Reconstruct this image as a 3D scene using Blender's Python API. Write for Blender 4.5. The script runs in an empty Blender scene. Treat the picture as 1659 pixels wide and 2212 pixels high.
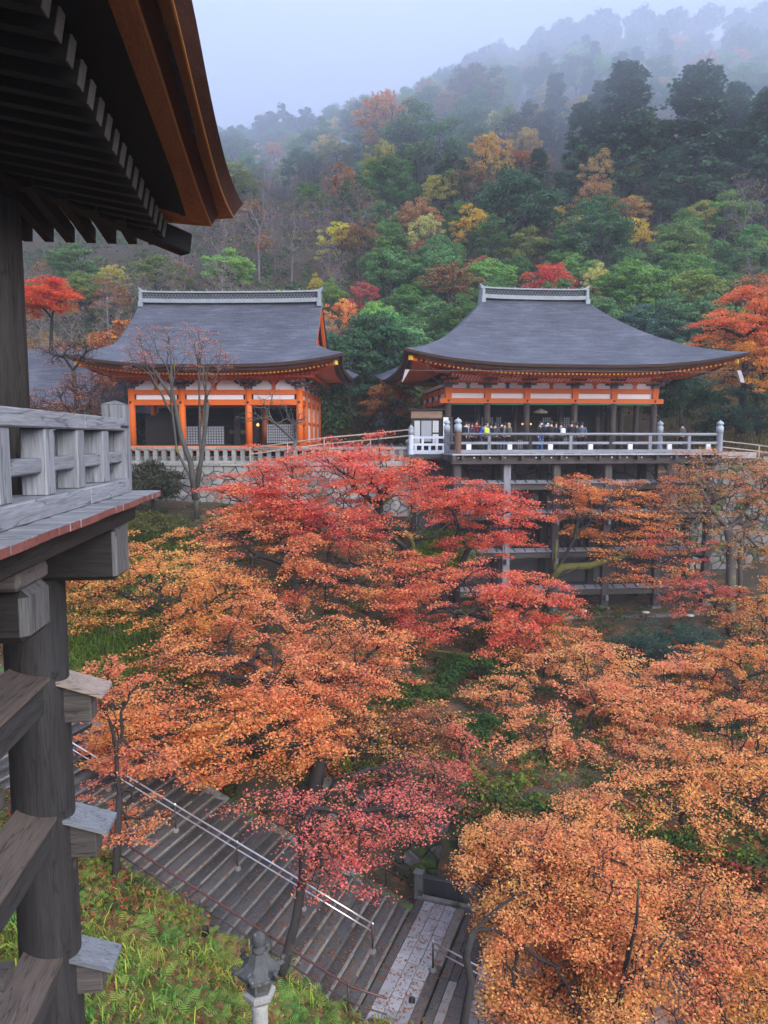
import bpy, bmesh, math, random
import numpy as np
from mathutils import Vector, Matrix

# ------------------------------------------------------------------ camera, world, light, exposure
sc = bpy.context.scene
C = bpy.data.collections.new('place'); sc.collection.children.link(C)
PITCH, YAW = math.radians(5.75), math.radians(5.9)
cam = bpy.data.cameras.new('camera'); co = bpy.data.objects.new('camera', cam); C.objects.link(co)
cam.sensor_fit = 'VERTICAL'; cam.sensor_height = 36.0; cam.lens = 36 * 1600 / 2212
cam.clip_start = 0.1; cam.clip_end = 3000
co.rotation_euler = (math.radians(90) - PITCH, 0, -YAW)
sc.camera = co

SUN_EL, SUN_AZ = math.radians(30), math.radians(146)      # azimuth clockwise from +Y
w = bpy.data.worlds.new('World'); sc.world = w; w.use_nodes = True
nt = w.node_tree; nt.nodes.clear()
sky = nt.nodes.new('ShaderNodeTexSky'); sky.sky_type = 'NISHITA'; sky.sun_disc = False
sky.sun_elevation = SUN_EL; sky.sun_rotation = SUN_AZ; sky.air_density = 1.0; sky.dust_density = 3.0; sky.ozone_density = 1.5
bg1 = nt.nodes.new('ShaderNodeBackground'); bg1.inputs['Strength'].default_value = 0.06
bg2 = nt.nodes.new('ShaderNodeBackground'); bg2.inputs['Color'].default_value = (0.55, 0.645, 0.93, 1)
# even cloud cover: brighter overhead than near the horizon, as overcast skies are
tcw = nt.nodes.new('ShaderNodeTexCoord'); sx = nt.nodes.new('ShaderNodeSeparateXYZ'); mr = nt.nodes.new('ShaderNodeMapRange')
mr.inputs[1].default_value = 0; mr.inputs[2].default_value = 1; mr.inputs[3].default_value = .22; mr.inputs[4].default_value = 1.50
nt.links.new(tcw.outputs['Generated'], sx.inputs[0]); nt.links.new(sx.outputs['Z'], mr.inputs[0]); nt.links.new(mr.outputs[0], bg2.inputs['Strength'])
add = nt.nodes.new('ShaderNodeMixShader'); out = nt.nodes.new('ShaderNodeOutputWorld')
nt.links.new(sky.outputs[0], bg1.inputs['Color']); nt.links.new(bg1.outputs[0], add.inputs[1]); nt.links.new(bg2.outputs[0], add.inputs[2]); add.inputs[0].default_value = .85   # cloud hides most of the sky
nt.links.new(add.outputs[0], out.inputs['Surface'])
sl = bpy.data.lights.new('sun', 'SUN'); sl.energy = 1.5; sl.angle = math.radians(48); sl.color = (1, .97, .92)
so = bpy.data.objects.new('sun', sl); C.objects.link(so)
sd = Vector((math.sin(SUN_AZ) * math.cos(SUN_EL), math.cos(SUN_AZ) * math.cos(SUN_EL), math.sin(SUN_EL)))
so.rotation_euler = (-sd).to_track_quat('-Z', 'Y').to_euler(); so.location = (30, -20, 60)
vs = sc.view_settings; sc.display_settings.display_device = 'sRGB'
vs.view_transform = 'Standard'; vs.look = 'None'; vs.gamma = 1; vs.use_curve_mapping = False; vs.exposure = 2.05
cy = sc.cycles; cy.max_bounces = 7; cy.diffuse_bounces = 5; cy.glossy_bounces = 2; cy.transmission_bounces = 3
cy.volume_bounces = 2; cy.transparent_max_bounces = 6; cy.use_denoising = True; cy.caustics_reflective = False; cy.caustics_refractive = False
cy.sample_clamp_indirect = 4.0

# ------------------------------------------------------------------ helpers
rng = np.random.default_rng(7); rnd = random.Random(7)
FPX, CXP, CYP = 1600.0, 829.5, 1106.0
_f = np.array([0, math.cos(PITCH), -math.sin(PITCH)]); _u = np.array([0, math.sin(PITCH), math.cos(PITCH)])
def ray(x, y):
    d = (x - CXP) / FPX * np.array([1., 0, 0]) - (y - CYP) / FPX * _u + _f
    ca, sa = math.cos(-YAW), math.sin(-YAW)
    return np.array([ca * d[0] - sa * d[1], sa * d[0] + ca * d[1], d[2]])
def at(x, y, Y): d = ray(x, y); return d * (Y / d[1])          # a sight line met with the plane at distance Y
def atx(x, y, X): d = ray(x, y); return d * (X / d[0])
def atz(x, y, z): d = ray(x, y); return d * (z / d[2])

def tag(o, label=None, cat=None, group=None, kind=None):
    if label: o['label'] = label
    if cat: o['category'] = cat
    if group: o['group'] = group
    if kind: o['kind'] = kind
    return o
def thing(name, label, cat, loc=(0, 0, 0), rz=0, group=None, kind=None):
    o = bpy.data.objects.new(name, None); C.objects.link(o); o.location = loc; o.rotation_euler = (0, 0, rz); o.empty_display_size = .2
    return tag(o, label, cat, group, kind)
class MB:
    def __init__(s): s.v = []; s.f = []; s.m = []; s.mi = 0
    def add(s, vs, fs):
        n = len(s.v); s.v += [tuple(map(float, p)) for p in vs]
        for f in fs: s.f.append(tuple(i + n for i in f)); s.m.append(s.mi)
        return s
    def box(s, a, b):
        x0, y0, z0 = (min(a[i], b[i]) for i in range(3)); x1, y1, z1 = (max(a[i], b[i]) for i in range(3))
        return s.add([(x0,y0,z0),(x1,y0,z0),(x1,y1,z0),(x0,y1,z0),(x0,y0,z1),(x1,y0,z1),(x1,y1,z1),(x0,y1,z1)],
                     [(0,3,2,1),(4,5,6,7),(0,1,5,4),(1,2,6,5),(2,3,7,6),(3,0,4,7)])
    def bar(s, p, q, wd, ht, up=(0, 0, 1)):
        p, q = Vector(p), Vector(q); d = (q - p).normalized(); sd_ = d.cross(Vector(up))
        if sd_.length < 1e-4: sd_ = Vector((1, 0, 0))
        sd_.normalize(); u = sd_.cross(d); a = sd_ * wd / 2; b = u * ht / 2
        return s.add([p-a-b, p+a-b, p+a+b, p-a+b, q-a-b, q+a-b, q+a+b, q-a+b], [(0,1,2,3),(7,6,5,4),(0,4,5,1),(1,5,6,2),(2,6,7,3),(3,7,4,0)])
    def tube(s, pts, rs, n=8, cap=True):
        pts = [Vector(p) for p in pts]; rings = []
        ref = Vector((0.31, .17, .93))
        for i, p in enumerate(pts):
            d = (pts[min(i+1, len(pts)-1)] - pts[max(i-1, 0)]); d = d.normalized() if d.length > 1e-9 else Vector((0,0,1))
            a = d.cross(ref); 
            if a.length < .05: a = d.cross(Vector((1, 0, 0)))
            a.normalize(); b = d.cross(a); r = rs[i] if hasattr(rs, '__len__') else rs
            rings.append([p + (a * math.cos(t) + b * math.sin(t)) * r for t in (2*math.pi*k/n for k in range(n))])
        vs_ = [p for r in rings for p in r]; fs = []
        for i in range(len(pts)-1):
            for k in range(n): fs.append((i*n+k, i*n+(k+1) % n, (i+1)*n+(k+1) % n, (i+1)*n+k))
        if cap: fs += [tuple(range(n-1, -1, -1)), tuple(range((len(pts)-1)*n, len(pts)*n))]
        return s.add(vs_, fs)
    def lathe(s, c, prof, n=12, ph=0.0, sq=1.0):
        vs_ = []; fs = []
        for r, z in prof:
            for k in range(n):
                t = 2*math.pi*k/n + ph; vs_.append((c[0]+r*math.cos(t), c[1]+r*math.sin(t), c[2]+z))
        for i in range(len(prof)-1):
            for k in range(n): fs.append((i*n+k, i*n+(k+1) % n, (i+1)*n+(k+1) % n, (i+1)*n+k))
        fs += [tuple(range(n-1, -1, -1)), tuple(range((len(prof)-1)*n, len(prof)*n))]
        return s.add(vs_, fs)
    def prism(s, poly, d):                                    # poly: 3-D outline, d: offset vector
        n = len(poly); P = [Vector(p) for p in poly]; Q = [p + Vector(d) for p in P]
        return s.add(P + Q, [tuple(range(n-1, -1, -1)), tuple(range(n, 2*n))] + [(i, (i+1) % n, n+(i+1) % n, n+i) for i in range(n)])
    def grid(s, P):                                           # P[i][j] points
        a, b = len(P), len(P[0])
        return s.add([p for r in P for p in r], [(i*b+j, i*b+j+1, (i+1)*b+j+1, (i+1)*b+j) for i in range(a-1) for j in range(b-1)])
    def face(s, i, k): s.m[i] = k; return s                   # gives face i of the last box its own material
    def mesh(s, name, off=(0, 0, 0)):
        me = bpy.data.meshes.new(name)
        me.from_pydata([(p[0]-off[0], p[1]-off[1], p[2]-off[2]) for p in s.v], [], s.f)
        if any(s.m): me.polygons.foreach_set('material_index', s.m)
        me.update(); return me
def put(name, me, parent=None, loc=(0, 0, 0), rot=(0, 0, 0), bevel=0, smooth=False):
    o = bpy.data.objects.new(name, me); C.objects.link(o); o.location = loc; o.rotation_euler = rot
    if parent is not None: o.parent = parent
    if smooth: me.polygons.foreach_set('use_smooth', [True]*len(me.polygons))
    if bevel:
        b = o.modifiers.new('bevel', 'BEVEL'); b.width = bevel; b.segments = 1; b.limit_method = 'ANGLE'
    return o
def part(name, mb, m, parent=None, world=False, bevel=0, smooth=False):
    """One mesh object. world: the shape is in world coordinates and the parent only stands somewhere (no turn)."""
    off = Vector((0, 0, 0)); q = parent if world else None
    while q is not None: off = off + q.location; q = q.parent
    me = mb.mesh(name, off)
    for x in (m if isinstance(m, (list, tuple)) else [m]): me.materials.append(x)
    return put(name, me, parent, bevel=bevel, smooth=smooth)

# ------------------------------------------------------------------ materials
def _base(name):
    m = bpy.data.materials.new(name); m.use_nodes = True; n = m.node_tree
    return m, n, n.nodes['Principled BSDF'], n.nodes.new, n.links.new
def M(name, c1, c2=None, rough=.8, scale=2.0, stretch=(1, 1, 1), bump=.25, fine=9.0, spec=.3, spots=None, dist=.02, lo=.3, hi=.7, cracks=0):
    """Two-colour weathered surface: broad noise and fine grain, with relief; stretch > 1 squeezes the pattern along that axis."""
    m, n, p, N, L = _base(name)
    c2 = c2 or tuple(x * .62 for x in c1)
    tc = N('ShaderNodeTexCoord'); oi = N('ShaderNodeObjectInfo')
    ad = N('ShaderNodeVectorMath'); ad.operation = 'MULTIPLY_ADD'; ad.inputs[1].default_value = (17.3, 9.1, 5.7)
    cm = N('ShaderNodeCombineXYZ')
    for i in range(3): L(oi.outputs['Random'], cm.inputs[i])
    L(cm.outputs[0], ad.inputs[0]); L(tc.outputs['Object'], ad.inputs[2])
    mp = N('ShaderNodeMapping'); mp.inputs['Scale'].default_value = stretch; L(ad.outputs[0], mp.inputs['Vector'])
    a = N('ShaderNodeTexNoise'); a.inputs['Scale'].default_value = scale; a.inputs['Detail'].default_value = 6; a.inputs['Roughness'].default_value = .65; L(mp.outputs[0], a.inputs['Vector'])
    b = N('ShaderNodeTexNoise'); b.inputs['Scale'].default_value = scale * fine; b.inputs['Detail'].default_value = 4; L(mp.outputs[0], b.inputs['Vector'])
    mx = N('ShaderNodeMath'); mx.operation = 'MULTIPLY_ADD'; mx.inputs[1].default_value = .45; L(b.outputs[0], mx.inputs[0]); 
    sc_ = N('ShaderNodeMath'); sc_.operation = 'MULTIPLY'; sc_.inputs[1].default_value = .55; L(a.outputs[0], sc_.inputs[0]); L(sc_.outputs[0], mx.inputs[2])
    r = N('ShaderNodeMapRange'); r.inputs[1].default_value = lo; r.inputs[2].default_value = hi; L(mx.outputs[0], r.inputs[0])
    cx = N('ShaderNodeMix'); cx.data_type = 'RGBA'; L(r.outputs[0], cx.inputs[0]); cx.inputs[6].default_value = (*c2, 1); cx.inputs[7].default_value = (*c1, 1)
    col = cx.outputs[2]
    vr = N('ShaderNodeHueSaturation'); vm = N('ShaderNodeMapRange'); vm.inputs[3].default_value = .88; vm.inputs[4].default_value = 1.12
    L(oi.outputs['Random'], vm.inputs[0]); val = vm.outputs[0]
    if cracks:                                                # drying cracks along the grain
        mp2 = N('ShaderNodeMapping'); mp2.inputs['Scale'].default_value = tuple(x*.55 for x in stretch); L(ad.outputs[0], mp2.inputs['Vector'])
        cn = N('ShaderNodeTexNoise'); cn.inputs['Scale'].default_value = scale*1.3; cn.inputs['Detail'].default_value = 2; L(mp2.outputs[0], cn.inputs['Vector'])
        c1_ = N('ShaderNodeMath'); c1_.operation = 'SUBTRACT'; c1_.inputs[1].default_value = .5; L(cn.outputs[0], c1_.inputs[0])
        c2_ = N('ShaderNodeMath'); c2_.operation = 'ABSOLUTE'; L(c1_.outputs[0], c2_.inputs[0])
        c3_ = N('ShaderNodeMapRange'); c3_.inputs[1].default_value = .004; c3_.inputs[2].default_value = .016; c3_.inputs[3].default_value = 1-cracks; c3_.inputs[4].default_value = 1; L(c2_.outputs[0], c3_.inputs[0])
        c4_ = N('ShaderNodeMath'); c4_.operation = 'MULTIPLY'; L(val, c4_.inputs[0]); L(c3_.outputs[0], c4_.inputs[1]); val = c4_.outputs[0]
    L(val, vr.inputs['Value']); L(col, vr.inputs['Color']); col = vr.outputs[0]
    if spots:
        sn = N('ShaderNodeTexNoise'); sn.inputs['Scale'].default_value = spots[1]; sn.inputs['Detail'].default_value = 5; L(ad.outputs[0], sn.inputs['Vector'])
        sr = N('ShaderNodeMapRange'); sr.inputs[1].default_value = spots[2]; sr.inputs[2].default_value = spots[2] + .1; L(sn.outputs[0], sr.inputs[0])
        c3 = N('ShaderNodeMix'); c3.data_type = 'RGBA'; L(sr.outputs[0], c3.inputs[0]); L(col, c3.inputs[6]); c3.inputs[7].default_value = (*spots[0], 1); col = c3.outputs[2]
    L(col, p.inputs['Base Color']); p.inputs['Roughness'].default_value = rough; p.inputs['Specular IOR Level'].default_value = spec
    if bump:
        bp = N('ShaderNodeBump'); bp.inputs['Strength'].default_value = bump; bp.inputs['Distance'].default_value = dist; L(mx.outputs[0], bp.inputs['Height']); L(bp.outputs[0], p.inputs['Normal'])
    return m
def wood(name, c1, c2, axis, rough=.75, bump=.35, **k):
    st = [11.0, 11.0, 11.0]; st['xyz'.index(axis)] = .7
    return M(name, c1, c2, rough=rough, scale=1.1, stretch=tuple(st), bump=bump, fine=5, dist=.01, cracks=.5, **k)
def leafmat(name, translucent=.35, rough=.75, val=(.80, 1.22)):
    """Leaves: the colour is the object's own, each leaf differs a little in hue and value, and clumps lean to a second hue (object alpha)."""
    m, n, p, N, L = _base(name)
    oi = N('ShaderNodeObjectInfo'); at_ = N('ShaderNodeAttribute'); at_.attribute_name = 'rnd'
    tc = N('ShaderNodeTexCoord'); ns = N('ShaderNodeTexNoise'); ns.inputs['Scale'].default_value = .55; ns.inputs['Detail'].default_value = 3; L(tc.outputs['Object'], ns.inputs['Vector'])
    s1 = N('ShaderNodeMath'); s1.operation = 'SUBTRACT'; s1.inputs[1].default_value = .5; L(ns.outputs[0], s1.inputs[0])
    s2 = N('ShaderNodeMath'); s2.operation = 'MULTIPLY'; L(s1.outputs[0], s2.inputs[0]); L(oi.outputs['Alpha'], s2.inputs[1])
    s3 = N('ShaderNodeMath'); s3.operation = 'MULTIPLY_ADD'; s3.inputs[1].default_value = .05; L(at_.outputs['Fac'], s3.inputs[0]); L(s2.outputs[0], s3.inputs[2])
    s4 = N('ShaderNodeMath'); s4.operation = 'ADD'; s4.inputs[1].default_value = .475; L(s3.outputs[0], s4.inputs[0])
    hs = N('ShaderNodeHueSaturation'); L(s4.outputs[0], hs.inputs['Hue']); L(oi.outputs['Color'], hs.inputs['Color'])
    wn = N('ShaderNodeMath'); wn.operation = 'MULTIPLY'; wn.inputs[1].default_value = 7.13; L(at_.outputs['Fac'], wn.inputs[0])
    fr = N('ShaderNodeMath'); fr.operation = 'FRACT'; L(wn.outputs[0], fr.inputs[0])
    vm = N('ShaderNodeMapRange'); vm.inputs[3].default_value = val[0]; vm.inputs[4].default_value = val[1]; L(fr.outputs[0], vm.inputs[0]); L(vm.outputs[0], hs.inputs['Value'])
    p.inputs['Roughness'].default_value = rough; p.inputs['Specular IOR Level'].default_value = .15
    tr = N('ShaderNodeBsdfTranslucent'); ms = N('ShaderNodeMixShader'); ms.inputs[0].default_value = translucent
    L(hs.outputs[0], p.inputs['Base Color']); L(hs.outputs[0], tr.inputs['Color'])
    L(p.outputs[0], ms.inputs[1]); L(tr.outputs[0], ms.inputs[2]); L(ms.outputs[0], n.nodes['Material Output'].inputs['Surface'])
    return m
def plain(name, c, rough=.5, metal=0, emit=0):
    m, n, p, N, L = _base(name)
    p.inputs['Base Color'].default_value = (*c, 1); p.inputs['Roughness'].default_value = rough; p.inputs['Metallic'].default_value = metal
    if emit: p.inputs['Emission Color'].default_value = (*c, 1); p.inputs['Emission Strength'].default_value = emit
    return m

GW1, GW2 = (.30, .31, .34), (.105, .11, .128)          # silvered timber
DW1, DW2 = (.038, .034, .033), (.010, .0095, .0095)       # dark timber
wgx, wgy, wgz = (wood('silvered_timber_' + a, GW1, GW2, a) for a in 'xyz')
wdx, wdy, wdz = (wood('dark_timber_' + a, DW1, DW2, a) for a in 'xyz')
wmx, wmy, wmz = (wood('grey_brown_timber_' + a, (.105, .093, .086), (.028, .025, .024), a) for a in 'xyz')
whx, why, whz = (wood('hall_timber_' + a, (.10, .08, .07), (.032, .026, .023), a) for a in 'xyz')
verm = M('vermilion_paint', (.80, .17, .022), (.70, .13, .016), rough=.55, scale=.7, bump=.05, fine=14)
verm_dk = M('old_vermilion_paint', (.68, .12, .022), (.52, .085, .018), rough=.6, scale=.8, bump=.05)
white = M('white_plaster', (.88, .87, .88), (.80, .79, .80), rough=.85, scale=.9, bump=.04)
yellow = M('yellow_end_paint', (.80, .48, .03), (.68, .36, .02), rough=.5, scale=2, bump=.02)
green_p = M('green_paint', (.04, .30, .17), (.03, .2, .12), rough=.6, scale=2, bump=.02)
blue_p = M('blue_paint', (.04, .07, .35), (.03, .05, .22), rough=.6, scale=2, bump=.02)
carve = M('painted_carving', (.20, .22, .24), (.045, .05, .06), rough=.7, scale=6, bump=.3, spots=((.05, .09, .22), 9, .58))
bark_edge = M('cut_bark_edge', (.115, .062, .042), (.045, .024, .018), rough=.9, scale=1.2, stretch=(1, 1, 14), bump=.4, fine=7)
ridge_tile = M('grey_ridge_tile', (.36, .385, .40), (.20, .215, .225), rough=.7, scale=3, bump=.2)
ridge_dark = M('dark_ridge_tile', (.05, .052, .056), (.025, .026, .03), rough=.7, scale=4, bump=.2)
stone_l = M('pale_stone', (.36, .35, .325), (.18, .175, .165), rough=.9, scale=2.5, bump=.5, spots=((.12, .13, .09), 3, .60))
stone_m = M('grey_stone', (.22, .215, .205), (.10, .10, .095), rough=.9, scale=2.5, bump=.5, spots=((.06, .08, .035), 2.2, .56))
stone_moss = M('mossy_stone', (.075, .085, .05), (.025, .03, .02), rough=.95, scale=2, bump=.6, spots=((.07, .12, .02), 1.7, .52))
mortar = M('dark_joint', (.06, .06, .05), (.03, .03, .027), rough=.95, scale=4)
bark_m = M('maple_bark', (.034, .028, .026), (.012, .010, .010), rough=.9, scale=5, stretch=(1, 1, .4), bump=.6, spots=((.07, .085, .02), 2.0, .62))
bark_moss = M('mossy_bark', (.115, .12, .016), (.04, .035, .014), rough=.95, scale=5, bump=.9, spots=((.030, .025, .02), 2.4, .56), dist=.05)
bark_g = M('grey_bark', (.115, .105, .09), (.045, .042, .038), rough=.9, scale=3, stretch=(1, 1, .4), bump=.5, spots=((.16, .15, .02), 1.5, .60))
leaf = leafmat('leaves', .5)
leaf_far = leafmat('far_leaves', .25, .7)
fern_leaf = leafmat('fern_leaves', .3, .85, (.35, 1.45))
steel = plain('brushed_steel', (.72, .73, .75), .28, .9)
iron = M('dark_iron', (.05, .035, .035), (.03, .02, .02), rough=.5, scale=6, bump=.1, spec=.5)

# ------------------------------------------------------------------ the ground
# frame of the stone stairs: s runs up the flight, w away from the camera; S0 is the foot of the lowest rail post
S0 = np.array([1.637, 18.85, -14.0]); _az = math.radians(154)
SU = np.array([math.cos(_az), math.sin(_az)]); SW = np.array([SU[1], -SU[0]]); SLOPE = .36
def st_xy(s, w_): return S0[0] + SU[0]*s + SW[0]*w_, S0[1] + SU[1]*s + SW[1]*w_
def st_sw(x, y): dx, dy = x - S0[0], y - S0[1]; return dx*SU[0] + dy*SU[1], dx*SW[0] + dy*SW[1]
def st_z(s): return np.where(s > -.35, -14.0 + SLOPE*np.minimum(s, 26), np.where(s > -1.88, -14.126, -14.256 - .035*np.maximum(0, -s - 1.9)))
class RBF:
    def __init__(s, pts):
        P = np.array(pts, float); s.p = P[:, :2]; n = len(P)
        K = np.zeros((n+3, n+3)); K[:n, :n] = np.linalg.norm(s.p[:, None] - s.p[None], axis=2) - .15*np.eye(n)
        K[:n, n] = 1; K[:n, n+1:] = s.p; K[n:, :n] = K[:n, n:].T
        s.w = np.linalg.solve(K, np.concatenate([P[:, 2], [0, 0, 0]]))
    def __call__(s, x, y):
        x = np.asarray(x, float); y = np.asarray(y, float); sh = x.shape; q = np.stack([x.ravel(), y.ravel()], 1); r = np.empty(len(q))
        for i in range(0, len(q), 20000):
            k = q[i:i+20000]; D = np.linalg.norm(k[:, None] - s.p[None], axis=2)
            r[i:i+20000] = D @ s.w[:-3] + s.w[-3] + k @ s.w[-2:]
        return r.reshape(sh)
up = [(x, y, -1.25) for x in (-60, -30, -14, -6, 0) for y in (30, 44, 52, 58)] + [(x, y, -.95) for x in (8, 16, 24) for y in (40, 48, 56)]
up += [(34, 40, -2.5), (34, 50, -.5), (50, 44, -1), (60, 30, -4), (3, 57, -.6), (8, 61, 1.5), (2, 63, 3.0), (16, 62, 2.0), (26, 60, 2.5), (36, 60, 4), (-8, 64, 2.0), (-20, 62, .5), (-40, 66, 1), (60, 60, 8)]
for (x, y, Y, h) in ((640,285,165,13),(740,245,160,13),(870,205,158,13),(960,150,170,13),(1100,125,180,13),(1300,95,190,13),(1500,85,200,13),(1659,60,210,13),(1900,40,220,13),(470,275,235,13),(560,265,230,13),(300,320,235,13),(0,390,240,13),(-300,430,240,13),(2200,40,230,13)):
    q = at(x, y, Y); up.append((q[0], Y, q[2]-h))
for (x, y, Y) in ((500,545,95),(700,560,95),(900,520,95),(1150,520,95),(1400,520,95),(1650,540,95),(300,620,95),(50,660,95)):
    q = at(x, y, Y); up.append((q[0], Y, q[2]-5))
for (x, y, Y, h) in ((1100,75,300,12),(1250,70,300,12),(1400,50,300,12),(1550,30,300,12),(1750,5,310,12),(2100,0,320,12),(900,200,300,12)):
    q = at(x, y, Y); up.append((q[0], Y, q[2]-h))
up += [(-150, 300, 90), (0, 300, 60), (-100, 420, 60), (150, 420, 110), (330, 420, 120), (-330, 200, 80), (-330, 0, 20), (330, 100, 60), (330, 0, 20), (-330, 420, 60)]
UP = RBF(up)
LOW = RBF([(x, y, z) for x, y, z in (
    (*st_xy(-14, 4.6), -12.2), (*st_xy(-6, 4.6), -11.4), (*st_xy(-2, 4.6), -11.2), (*st_xy(2, 4.4), -11.0), (*st_xy(5, 4.2), -10.9), (*st_xy(8, 3.6), -10.4), (*st_xy(12, 3.2), -9.2), (*st_xy(17, 3.0), -7.4), (*st_xy(24, 3.0), -5.0),
    (8, 40, -9.9), (16, 40, -9.9), (24, 40, -9.9), (8, 44, -9.7), (16, 44, -9.7), (24, 44, -9.6), (4, 40, -8.2), (3, 43, -6.0), (0, 40, -6.2), (-5, 40, -5.2), (-12, 41, -4.6), (-25, 42, -3.5), (0, 43.5, -4.3), (-6, 44.5, -3.9), (-12, 46, -3.6), (-30, 46, -3),
    (20, 34, -10.6), (14, 34, -10.7), (8, 34, -10.6), (3, 34, -9.6), (-2, 34, -8.4), (-8, 34, -7.2), (-16, 34, -5.6), (30, 34, -10), (30, 26, -11.4), (20, 26, -11.4), (12, 28, -11.3), (40, 20, -12), (40, 40, -8), (34, 44, -6), (60, 20, -10), (-40, 30, -3), (60, 0, -12), (-60, 0, -3))])
def sstep(a, b, x): t = np.clip((x-a)/(b-a), 0, 1); return t*t*(3-2*t)
AM_C = np.array([-5.6, 48.0]); AM_R = math.radians(-7.2)
def cliff_y(x): return np.where(x < 5, 45.25 - .1263*(np.minimum(x, 5)+5.95), np.where(x < 8, 43.85 + (x-5)*.4, 45.05))
def ground(x, y):
    x = np.asarray(x, float); y = np.asarray(y, float)
    s, w_ = st_sw(x, y)
    low = LOW(x, y)
    near = st_z(s) + .10 + .55*np.maximum(0, -w_ - 2.3) - .3*np.maximum(0, -w_ - 9)
    edge = np.where(s < 4, 3.95, np.where(s < 9, 3.95 - .28*(s-4), 2.55))
    k = sstep(-.25, .25, w_ - edge)
    base = near*(1-k) + low*k
    k2 = sstep(-.35, .35, y - cliff_y(x) - .45)
    z = base*(1-k2) + UP(x, y)*k2
    on = (w_ > -2.35) & (w_ < edge + .1) & (s > -18) & (s < 30) & (y < 40)
    z = np.where(on, np.minimum(z, st_z(s) - .42), z)
    return z
def gz(x, y): return float(ground(np.array([x]), np.array([y]))[0])
_e = np.linspace(0, 1, 34)[1:]**2.0
gx = np.concatenate([(-16 - 324*_e)[::-1], np.linspace(-16, 32, 112), 32 + 308*_e]); gy = np.concatenate([np.linspace(-60, 3, 14)[:-1], np.linspace(3, 62, 118)[:-1], 62 + np.linspace(0, 1, 70)**1.6*360])
GX, GY = np.meshgrid(gx, gy); GZ = ground(GX, GY)
GZ += np.where(GY > 62, 1.2*np.sin(GX*.21+1.3*np.sin(GY*.13))*np.cos(GY*.17), .06*np.sin(GX*2.1)*np.cos(GY*1.7+GX))
nx, ny = len(gx), len(gy)
V = np.stack([GX.ravel(), GY.ravel(), GZ.ravel()], 1)
ii = (np.arange(ny-1)[:, None]*nx + np.arange(nx-1)[None]).ravel(); F = np.stack([ii, ii+1, ii+nx+1, ii+nx], 1)
def np_mesh(name, V, F, mat=None, rndv=None, smooth=False):
    me = bpy.data.meshes.new(name); k = F.shape[1]
    me.vertices.add(len(V)); me.vertices.foreach_set('co', np.ascontiguousarray(V, dtype=np.float32).ravel())
    me.loops.add(F.size); me.loops.foreach_set('vertex_index', np.ascontiguousarray(F, dtype=np.int32).ravel())
    me.polygons.add(len(F)); me.polygons.foreach_set('loop_start', np.arange(0, F.size, k, dtype=np.int32))
    if smooth: me.polygons.foreach_set('use_smooth', np.ones(len(F), dtype=bool))
    me.update(calc_edges=True)
    if rndv is not None:
        a = me.attributes.new('rnd', 'FLOAT', 'FACE'); a.data.foreach_set('value', np.ascontiguousarray(rndv, dtype=np.float32))
    if mat: me.materials.append(mat)
    return me
earth = M('leaf_strewn_earth', (.085, .060, .034), (.030, .032, .018), rough=1, scale=.6, bump=.8, fine=18, dist=.08, spots=((.16, .07, .03), 1.3, .56))
tag(put('ground', np_mesh('ground', V, F, earth, smooth=True)), kind='structure')

def hits(xs, ys, tmin=4, tmax=420, n=260):
    """Where sight lines meet the ground."""
    D = np.array([ray(a, b) for a, b in zip(xs, ys)]); T = np.geomspace(tmin, tmax, n)
    X = D[:, 0:1]*T; Y = D[:, 1:2]*T; Z = D[:, 2:3]*T; G = ground(X, Y); below = Z < G
    k = np.where(below.any(1), below.argmax(1), n-1); k = np.maximum(k, 1); r_ = np.arange(len(k))
    a = Z[r_, k-1]-G[r_, k-1]; b = Z[r_, k]-G[r_, k]; f = np.clip(a/np.where(np.abs(a-b) < 1e-9, 1, a-b), 0, 1)
    t = T[k-1] + (T[k]-T[k-1])*f; P = D*t[:, None]; P[:, 2] = ground(P[:, 0], P[:, 1]); return P, below.any(1)

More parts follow.
